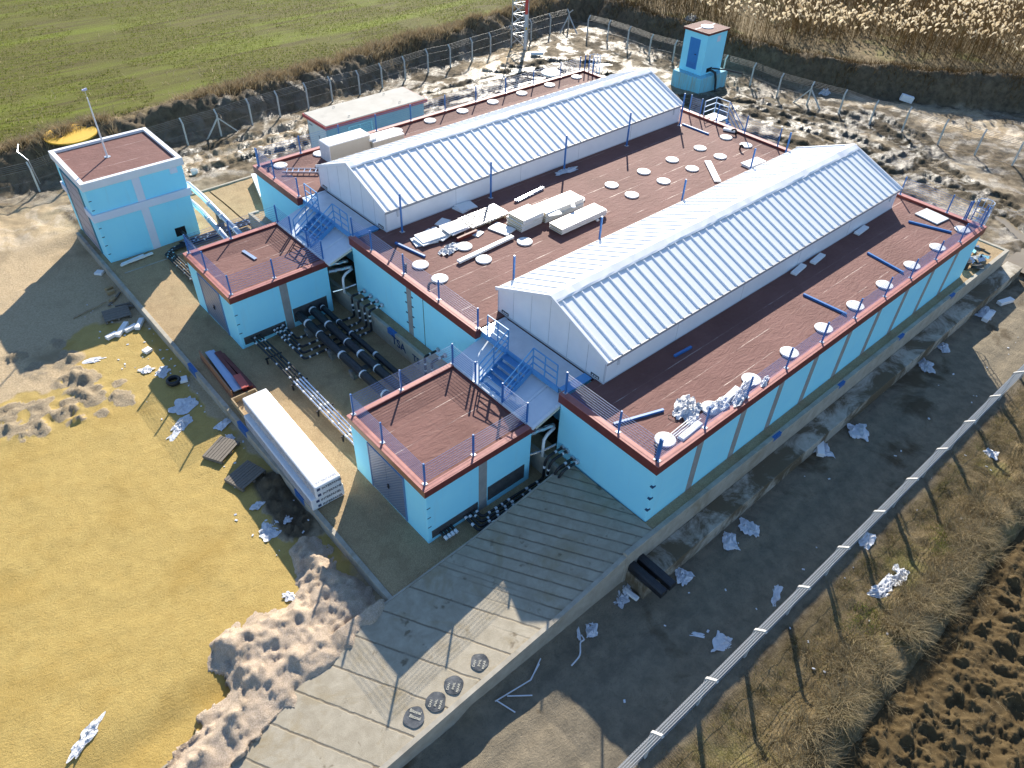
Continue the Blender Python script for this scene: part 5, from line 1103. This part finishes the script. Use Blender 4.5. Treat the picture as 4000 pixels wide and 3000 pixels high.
plist = [(-17.3,5.95,1.15,.4,.55,.14,'white plastic bag lying on the open ochre mud',FILM,1),(-9.7,20.9,.6,.5,0,.12,'torn film rags by the yard wall, nearest the square foam',FILM,2),(-9.2,20.3,.7,.6,.5,.14,'torn film heap between the square foam and the tyre',FILM,3),(-9.4,17.6,1.3,.8,.2,.10,'thin net of torn white straps in the shade outside the yard wall',FILM,4),
 (-9.9,16.6,.9,.6,.4,.16,'crumpled grey film in the shade near the pallets',FILM,5),(-10.2,16.3,1.2,.35,.5,.06,'long flat film strip beside the crumpled grey film',FILM,6),(-8.7,15.4,.7,.5,.3,.15,'white film against the yard wall behind the pallets',CLOTH,7),(-8.75,14.5,.4,.7,.2,.12,'torn white sheet touching the yard wall beside the farther pallet',CLOTH,8),
 (-9.6,10.6,.5,.35,.3,.12,'small clear film scrap near the dark clay heap',FILM,9),(-9.75,9.3,.9,.75,.4,.14,'white film ring with folded edge near the dark clay heap',FILM,10),(-9.1,9.3,.4,.35,.4,.10,'small film scrap between the film ring and the clay heap',FILM,11),
 (-10.6,6.35,.35,.45,.4,.12,'pale plastic ring half buried at the gravel pile',FILM,12),(-11.3,23.1,.9,.35,-.4,.05,'thin dirty film strip in the shade by the foam bars',FILM,13),
 (2.9,-1.85,1.1,.7,.6,.22,'white fleece sheet lying by the slab edge, nearest the ramp but one',CLOTH,21),(4.1,-1.95,.9,.9,.1,.25,'large rumpled white fleece by the slab edge opposite the fourth pilaster',CLOTH,22),(.45,-1.75,.9,.8,.2,.25,'white fleece rag beside the black channels',CLOTH,23),(2.3,-4.35,1.0,.6,.3,.15,'white fleece under the near fence, opposite the black channels',CLOTH,24),
 (-.55,-4.2,.8,.6,.5,.18,'white fleece under the near fence, opposite the ramp top',CLOTH,25),(-1.0,-3.5,.8,.2,-.9,.08,'narrow white rag strip on the dark track near the fence',CLOTH,26),(-3.6,-1.1,.9,.5,.7,.18,'knotted white rags beside the ramp wall',CLOTH,27),(-4.0,-.85,.6,.15,.9,.06,'thin white strip beside the knotted rags',CLOTH,28),
 (12.0,-1.95,1.2,.9,.8,.25,'white fleece sheet lying free in the shaded lane half way along the building',CLOTH,29),(10.0,-1.6,1.1,.8,.5,.3,'white fleece piled against the slab edge half way along the building',CLOTH,30),(18.8,-1.75,1.2,.6,.6,.28,'pale plastic wrapped over the slab edge, farther along the building',FILM,31),(20.9,-1.6,1.0,.5,.5,.18,'torn plastic by the slab edge near the far end',FILM,32),
 (25.6,-1.7,1.2,.8,.2,.16,'torn plastic beside the foam bars at the far end of the slab',FILM,33),(6.9,-5.1,.9,.6,.4,.18,'white fleece caught under the near fence on the verge side',CLOTH,34),(15.3,-6.3,.6,.5,.1,.18,'small white bag on the sunny verge beyond the fence',FILM,35),(5.35,-6.6,1.15,.75,-.7,.22,'white printed sack on the dry verge, nearer the camera',CLOTH,36),(6.3,-6.75,1.4,.8,.1,.16,'flat white printed sack on the dry verge, farther from the camera',CLOTH,37),
 (-2.0,-.9,.7,.5,.3,.15,'grey film scraps at the foot of the ramp wall',FILM,38),(-1.5,-.75,.45,.35,.8,.14,'grey film scrap beside the foam block at the slab end',FILM,39)]
for (x, y, sx, sy, rz, h, lab, mm, sd_) in plist: crumple(x, y, Hs(x,y), sx, sy, rz, h*.85, lab, 200+sd_, mm, 'fleece_sheet' if mm is CLOTH else 'plastic_sheet', n=24, ragged=.45 if mm is FILM else .32)
m = MB()
for (a, b) in (((-7.6,-.85),(-6.3,-1.05)),((-7.55,-.85),(-7.35,-1.5)),((-7.2,-.95),(-6.6,-1.45)),((-6.3,-1.05),(-5.6,-.75)),((-6.35,-1.05),(-5.75,-.85))):
    m.beam((a[0],a[1],Hs(*a)+.05),(b[0],b[1],Hs(*b)+.08), .035, .02)
tag(m.build('white_straps', CLOTH), 'bunch of white plastic straps on the shaded lane beside the ramp wall', 'straps')
m = MB(); m.tube(arc([(-5.0,-1.55,-.63),(-4.55,-1.5,-.60),(-4.2,-1.15,-.62),(-4.05,-1.2,-.6),(-4.0,-1.0,-.62)], .15), .025, 6); tag(m.build('white_strap', CLOTH), 'single curled white strap on the shaded lane', 'strap')
for i, (x, y, rz) in enumerate(((25.2,-1.95,.05),(27.4,-1.95,-.3),(9.75,-1.45,.6))):
    z = Hs(x,y); tag(MB().obox((x,y,z+.12+(.0 if i < 2 else .12)), (1.0,.3,.2), rz).build('foam_block', FOAM, bevel=.02), ('white foam bar on the lane at the far slab end, nearer one','white foam bar on the lane at the far slab end, farther one','white foam bar leaning on the slab edge with fleece')[i], 'foam block')
# black pile at the far end of the gravel strip
t = thing('fitting_heap', 'heap of black pipe fittings and crumpled foil at the far end of the gravel strip', 'heap', (27,.2,.93)); rng = random.Random(3)
m = MB(); m.tube([(25.9,.35,.93),(25.9,.35,1.35)], .22, 16); m.m = 0; m.tube([(25.9,.35,1.33),(25.9,.35,1.42)], .27, 18); m.build('pipe_end', BLACK, t)
m = MB(); m.tube([(25.9,.35,1.421),(25.9,.35,1.424)], .18, 16); m.build('opening', DARK, t)
for k in range(16):
    x, y = rng.uniform(26.0,28.0), rng.uniform(-.2,.75); m = MB(); s = rng.uniform(.15,.35)
    m.obox((x,y,1.0+rng.uniform(0,.35)), (s*1.8,s,s*.5), rng.uniform(0,3), rng.uniform(-.6,.6), rng.uniform(-.6,.6)); m.build('fitting', BLACK if k % 2 else ALU, t)
# small scattered litter: individually countable only as specks
rng = np.random.default_rng(12); m = MB()
for k in range(110):
    if k < 65: x, y = rng.uniform(-10.5,-8.4), rng.uniform(8,28)
    elif k < 90: x, y = rng.uniform(-8,26), rng.uniform(-4.5,-1.5)
    else: x, y = rng.uniform(-2,16), rng.uniform(-8,-5.2)
    z = Hs(x,y); s = rng.uniform(.02,.07); m.obox((x,y,z+.02), (s*1.6,s,.02), rng.uniform(0,3), rng.uniform(-.4,.4))
o = m.build('litter', CLOTH); tag(o, 'tiny white litter specks scattered on the mud around the yard walls', 'litter'); o['kind'] = 'stuff'

# ------------------------------------------------------------------ vegetation
def veg_mat(nm, cols, trans=.35, rough=.7):
    g = NT(nm); r = g.n('NewGeometry').outputs['Random Per Island']; cr = g.t.nodes.new('ShaderNodeValToRGB'); g.set(cr.inputs[0], r)
    e = cr.color_ramp.elements; e[0].color = cols[0]+(1,); e[0].position = 0; e[1].color = cols[-1]+(1,); e[1].position = 1
    for i, c in enumerate(cols[1:-1]): q = e.new((i+1)/(len(cols)-1)); q.color = c+(1,)
    tr = g.n('BsdfTranslucent'); g.set(tr.inputs[0], cr.outputs[0]); g.out(Base__Color=cr.outputs[0], Roughness=rough); g.b.inputs['Specular IOR Level'].default_value = .2
    mx = g.n('MixShader', i0=trans); g.t.links.new(g.b.outputs[0], mx.inputs[1]); g.t.links.new(tr.outputs[0], mx.inputs[2]); g.t.links.new(mx.outputs[0], g.t.nodes['Material Output'].inputs[0]); return g.m
def blades(name, P, h, w, bend, m, seed, tip=.15, dirs=None):
    rng = np.random.default_rng(seed); n = len(P); a = rng.random(n)*6.283 if dirs is None else dirs; b = rng.random(n)*6.283
    ca, sa = np.cos(a), np.sin(a); cb, sb = np.cos(b), np.sin(b); bd = bend*h*(.4+rng.random(n))
    V = np.zeros((n, 6, 3))
    for k, (f_, ww, bb) in enumerate(((0, 1, 0), (.55, .8, .3), (1, tip, 1))):
        cx = P[:,0]+ca*bd*bb; cy = P[:,1]+sa*bd*bb; cz = P[:,2]+h*f_*(1-.25*bb*np.minimum(1, bend))
        for j, sg in enumerate((-1, 1)): V[:,k*2+j,0] = cx+cb*w*ww*sg; V[:,k*2+j,1] = cy+sb*w*ww*sg; V[:,k*2+j,2] = cz
    i = np.arange(n)[:,None]*6; Q = np.concatenate([i+np.array([0,1,3,2]), i+np.array([2,3,5,4])])
    return npmesh(name, V.reshape(-1,3), Q, m)
DRYG = veg_mat('dry_grass', [(.15,.11,.055),(.30,.235,.13),(.38,.30,.18),(.24,.20,.10),(.44,.37,.24)])
rng = np.random.default_rng(5)
def tufts(cent, nb, spread, hh, seed):
    rg = np.random.default_rng(seed); n = len(cent); k = np.repeat(np.arange(n), nb); r = rg.normal(size=(len(k), 2))*spread[k,None]
    x = cent[k,0]+r[:,0]; y = cent[k,1]+r[:,1]; h = hh[k]*(.5+.8*rg.random(len(k))); dirs = np.arctan2(r[:,1], r[:,0])+rg.normal(size=len(k))*.7
    return np.stack([x, y, H(x, y)-.02], -1), h, dirs
# ridge tussocks right of the fence
n = 330; cx = rng.uniform(-6, 26, n); cy = -7.75-.02*cx*0+rng.normal(size=n)*.42+.25*np.sin(cx*.7); c1 = np.stack([cx, cy], -1)
P1, h1, d1 = tufts(c1, 120, rng.uniform(.10,.24,n), rng.uniform(.28,.55,n), 1)
struct(blades('dry_grass', P1, h1, .006, .95, DRYG, 2, dirs=d1), 'stuff')
n = 420; cx = rng.uniform(-8, 26, n); cy = rng.uniform(-7.3, -5.3, n); P2, h2, d2 = tufts(np.stack([cx, cy], -1), 26, rng.uniform(.08,.25,n), rng.uniform(.06,.22,n), 3)
struct(blades('verge_grass', P2, h2, .006, .9, veg_mat('verge_grass', [(.16,.115,.05),(.33,.25,.12),(.26,.22,.06),(.16,.17,.035),(.38,.31,.18)]), 4, dirs=d2), 'stuff')
GREENT = veg_mat('green_weed', [(.10,.16,.02),(.20,.27,.03),(.28,.30,.05)])
gc = np.concatenate([np.stack([rng.normal(9.9,.25,14), rng.normal(-7.05,.2,14)], -1), np.stack([rng.normal(8.6,.4,14), rng.normal(-7.3,.2,14)], -1), np.stack([rng.normal(4.0,.5,12), rng.normal(-6.9,.25,12)], -1)])
P3, h3, d3 = tufts(gc, 40, np.full(len(gc), .13), np.full(len(gc), .12), 6); struct(blades('green_weeds', P3, h3, .008, .9, GREENT, 7, dirs=d3), 'stuff')
# ploughed field
def ploughH(x, y):
    b = np.maximum(0, fbm(x, y, 2.4, 3, 301)+.05)*.42+np.maximum(0, fbm(x, y, 6.0, 3, 311, .6))*.24+fbm(x, y, .8, 2, 321)*.12
    row = .06*np.sin((y+.12*x)*5.2+2*fbm(x, y, .3, 2, 9))
    edge = sst(-8.75, -9.2, y+.2*fbm(x, y, .5, 2, 44)); return -1.15+edge*(.0+b+row+.25)+(1-edge)*.15-.12*np.exp(-((y+9.25)/.3)**2)
g = NT('ploughed_soil'); v = g.n('NewGeometry').outputs['Position']; nm = g.noise(v, 2.5, 6, .65); nf = g.noise(v, 22, 5, .7)
c = g.mix(g.ramp(nm, .3, .7), (.070,.047,.021), (.125,.088,.042)); c = g.mix(g.math('MULTIPLY', g.ramp(nf, .55, .8), .5), c, (.16,.115,.062))
g.out(Base__Color=c, Roughness=.95, Normal=g.bump(nf, .7, .05)); g.b.inputs['Specular IOR Level'].default_value = .15
struct(gridmesh('ploughed_field', np.arange(-6, 30, .055), np.arange(-15, -8.55, .055), ploughH, g.m))
n = 5200; x = rng.uniform(-3, 26, n); y = rng.uniform(-14, -9.0, n); P4 = np.stack([x, y, ploughH(x, y)], -1)
struct(blades('straw', P4, rng.uniform(.04,.16,n), .005, 1.6, DRYG, 9), 'stuff')
# dry grass on the crest of the field bank
n = 900; cx = rng.uniform(-22, 44, n); ds = 3.4+.9*rng.normal(size=n)*.7; dens = fbm(cx, cx*0, .16, 3, 222); keep = dens > -.12; cx = cx[keep]; ds = ds[keep]; cy = yF(cx)+ds
P5, h5, d5 = tufts(np.stack([cx, cy], -1), 42, rng.uniform(.15,.35,len(cx)), rng.uniform(.3,.75,len(cx)), 11)
struct(blades('bank_grass', P5, h5, .016, .6, veg_mat('bank_grass', [(.16,.11,.055),(.31,.235,.13),(.40,.31,.19),(.22,.17,.09),(.46,.37,.25)]), 12, dirs=d5), 'stuff')
# short crop on the field
n = 90000; u = rng.random(n)**1.3; cx = rng.uniform(-24, 46, n); cy = yF(cx)+4.6+u*48; row = np.round((cy*.9+cx*.43)/.55)*.55; cy = np.where(rng.random(n) < .7, (row-cx*.43)/.9+rng.normal(size=n)*.06, cy)
ok = (cy-yF(cx) > 4.5) & (bank_d(cx, cy) < 0) & (fbm(cx, cy, .25, 3, 401) > -.22); cx = cx[ok]; cy = cy[ok]
P6 = np.stack([cx, cy, H(cx, cy)-.01], -1)
struct(blades('field_crop', P6, rng.uniform(.06,.17,len(cx)), .022, .9, veg_mat('crop', [(.09,.12,.008),(.16,.20,.012),(.21,.245,.02),(.26,.24,.08),(.12,.14,.012)], .4), 14), 'stuff')
n = 900; cx = rng.uniform(-20, 44, n); cy = yF(cx)+rng.uniform(4.5, 40, n)*rng.random(n)**1.5+4.5; P7 = np.stack([cx, cy, H(cx, cy)], -1)
struct(blades('field_straw', P7, rng.uniform(.15,.5,n), .02, .8, veg_mat('pale_straw', [(.42,.34,.19),(.55,.46,.30),(.34,.27,.14)]), 15), 'stuff')
# reeds
REEDP = [(47.9,46.5),(46.6,39.5),(46.9,35.6),(45.6,29.4),(48.6,26),(52.2,22.4),(54.6,17.6),(59.6,10.2),(66,0),(130,-30),(150,90),(70,80)]
def reeds(n, seed, rmin, rmax, sc):
    rg = np.random.default_rng(seed); x = rg.uniform(44, 135, n*6); y = rg.uniform(-25, 85, n*6); r = np.hypot(x+14.9, y+8.9)
    ok = inside(x, y, REEDP) & (r >= rmin) & (r < rmax) & (fbm(x, y, .22, 3, 501) > -.20); x = x[ok][:n]; y = y[ok][:n]; return x, y
RST = veg_mat('reed_stems', [(.07,.04,.014),(.14,.085,.03),(.20,.125,.05),(.10,.06,.02),(.33,.23,.11)], .12)
RPL = veg_mat('reed_plumes', [(.66,.54,.36),(.82,.71,.52),(.90,.82,.66),(.74,.62,.43)], .55, .9)
xs_, ys_ = [], []
for (k, r0, r1) in ((15000, 0, 82), (11000, 82, 105), (7000, 105, 160)): a, b = reeds(k, k, r0, r1, 1); xs_.append(a); ys_.append(b)
rx = np.concatenate(xs_); ry = np.concatenate(ys_); n = len(rx); rng = np.random.default_rng(77); far = np.hypot(rx+14.9, ry+8.9)
rh = rng.uniform(1.9, 3.3, n)*(.75+.9*(fbm(rx, ry, .12, 2, 503)+.35)); rz = H(rx, ry); P8 = np.stack([rx, ry, rz-.05], -1)
lean = np.full(n, 0.0)+rng.normal(size=n)*.7+3.6
parts = [(P8, rh, .018)]; Pl = np.repeat(P8, 3, 0); 
Vt = P8.copy()
def merge(objs, name):
    vs, qs, o0 = [], [], 0
    for V, Q in objs: vs.append(V); qs.append(Q+o0); o0 += len(V)
    return np.concatenate(vs), np.concatenate(qs)
def bl_arrays(P, h, w, bend, seed, dirs, tip=.3):
    rg = np.random.default_rng(seed); n = len(P); b = rg.random(n)*6.283; ca, sa = np.cos(dirs), np.sin(dirs); cb, sb = np.cos(b), np.sin(b); V = np.zeros((n, 6, 3))
    for k, (f_, ww, bb) in enumerate(((0,1,0),(.55,.9,.3),(1,tip,1))):
        for j, sg in enumerate((-1, 1)):
            V[:,k*2+j,0] = P[:,0]+ca*bend*bb+cb*w*ww*sg; V[:,k*2+j,1] = P[:,1]+sa*bend*bb+sb*w*ww*sg; V[:,k*2+j,2] = P[:,2]+h*f_
    i = np.arange(n)[:,None]*6; return V.reshape(-1,3), np.concatenate([i+np.array([0,1,3,2]), i+np.array([2,3,5,4])])
bend = rh*rng.uniform(.05,.22,n); wsc = np.clip(far/75, .9, 1.6)
A1 = bl_arrays(P8, rh, .013*wsc, bend, 1, lean)
kk = np.repeat(np.arange(n), 3); lf = rng.uniform(.15,.75,len(kk)); Pb = P8[kk].copy(); Pb[:,2] += rh[kk]*lf; Pb[:,0] += np.cos(lean[kk])*bend[kk]*lf**2; Pb[:,1] += np.sin(lean[kk])*bend[kk]*lf**2
A2 = bl_arrays(Pb, rng.uniform(.15,.5,len(kk)), .016*wsc[kk], rng.uniform(.2,.55,len(kk)), 2, lean[kk]+rng.normal(size=len(kk))*1.0, .1)
V, Q = merge([A1, A2], 'reeds'); struct(npmesh('reed_bed', V, Q, RST), 'stuff')
pk = np.where(rng.random(n) < .55)[0]; tip = P8[pk].copy(); tip[:,2] += rh[pk]*.98; tip[:,0] += np.cos(lean[pk])*bend[pk]*.95; tip[:,1] += np.sin(lean[pk])*bend[pk]*.95
ln_ = rng.uniform(.32,.62,len(pk)); wd = ln_*rng.uniform(.22,.34,len(pk)); dr = lean[pk]+rng.normal(size=len(pk))*.5; objs = []
for q in range(3):
    ang = q*math.pi/3+rng.random(len(pk))*.5; ca, sa = np.cos(ang), np.sin(ang); V = np.zeros((len(pk), 8, 3))
    for k, (f_, ww) in enumerate(((0,.25),(.35,1),(.7,.85),(1,.12))):
        cxx = tip[:,0]+np.cos(dr)*ln_*.55*f_**1.6; cyy = tip[:,1]+np.sin(dr)*ln_*.55*f_**1.6; czz = tip[:,2]+ln_*(.9*f_-.35*f_**2)
        for j, sg in enumerate((-1, 1)): V[:,k*2+j,0] = cxx+ca*wd*.5*ww*sg; V[:,k*2+j,1] = cyy+sa*wd*.5*ww*sg; V[:,k*2+j,2] = czz+(.3*wd*ww*sg if q == 2 else 0)
    i = np.arange(len(pk))[:,None]*8; objs.append((V.reshape(-1,3), np.concatenate([i+np.array([0,1,3,2]), i+np.array([2,3,5,4]), i+np.array([4,5,7,6])])))
V, Q = merge(objs, 'plumes'); struct(npmesh('reed_plumes', V, Q, RPL), 'stuff')
# dry weeds and fallen reeds on the reed bank
n = 420; i_ = rng.integers(0, len(BANK)-1, n); f_ = rng.random(n); B0 = np.array(BANK); cc = B0[i_]*(1-f_[:,None])+B0[i_+1]*f_[:,None]; cc += rng.normal(size=(n,2))*.7+np.array([1.9,.8])
P9, h9, d9 = tufts(cc, 22, np.full(n,.35), rng.uniform(.2,.7,n), 31); struct(blades('bank_weeds', P9, h9, .018, .8, RST, 32, dirs=d9), 'stuff')
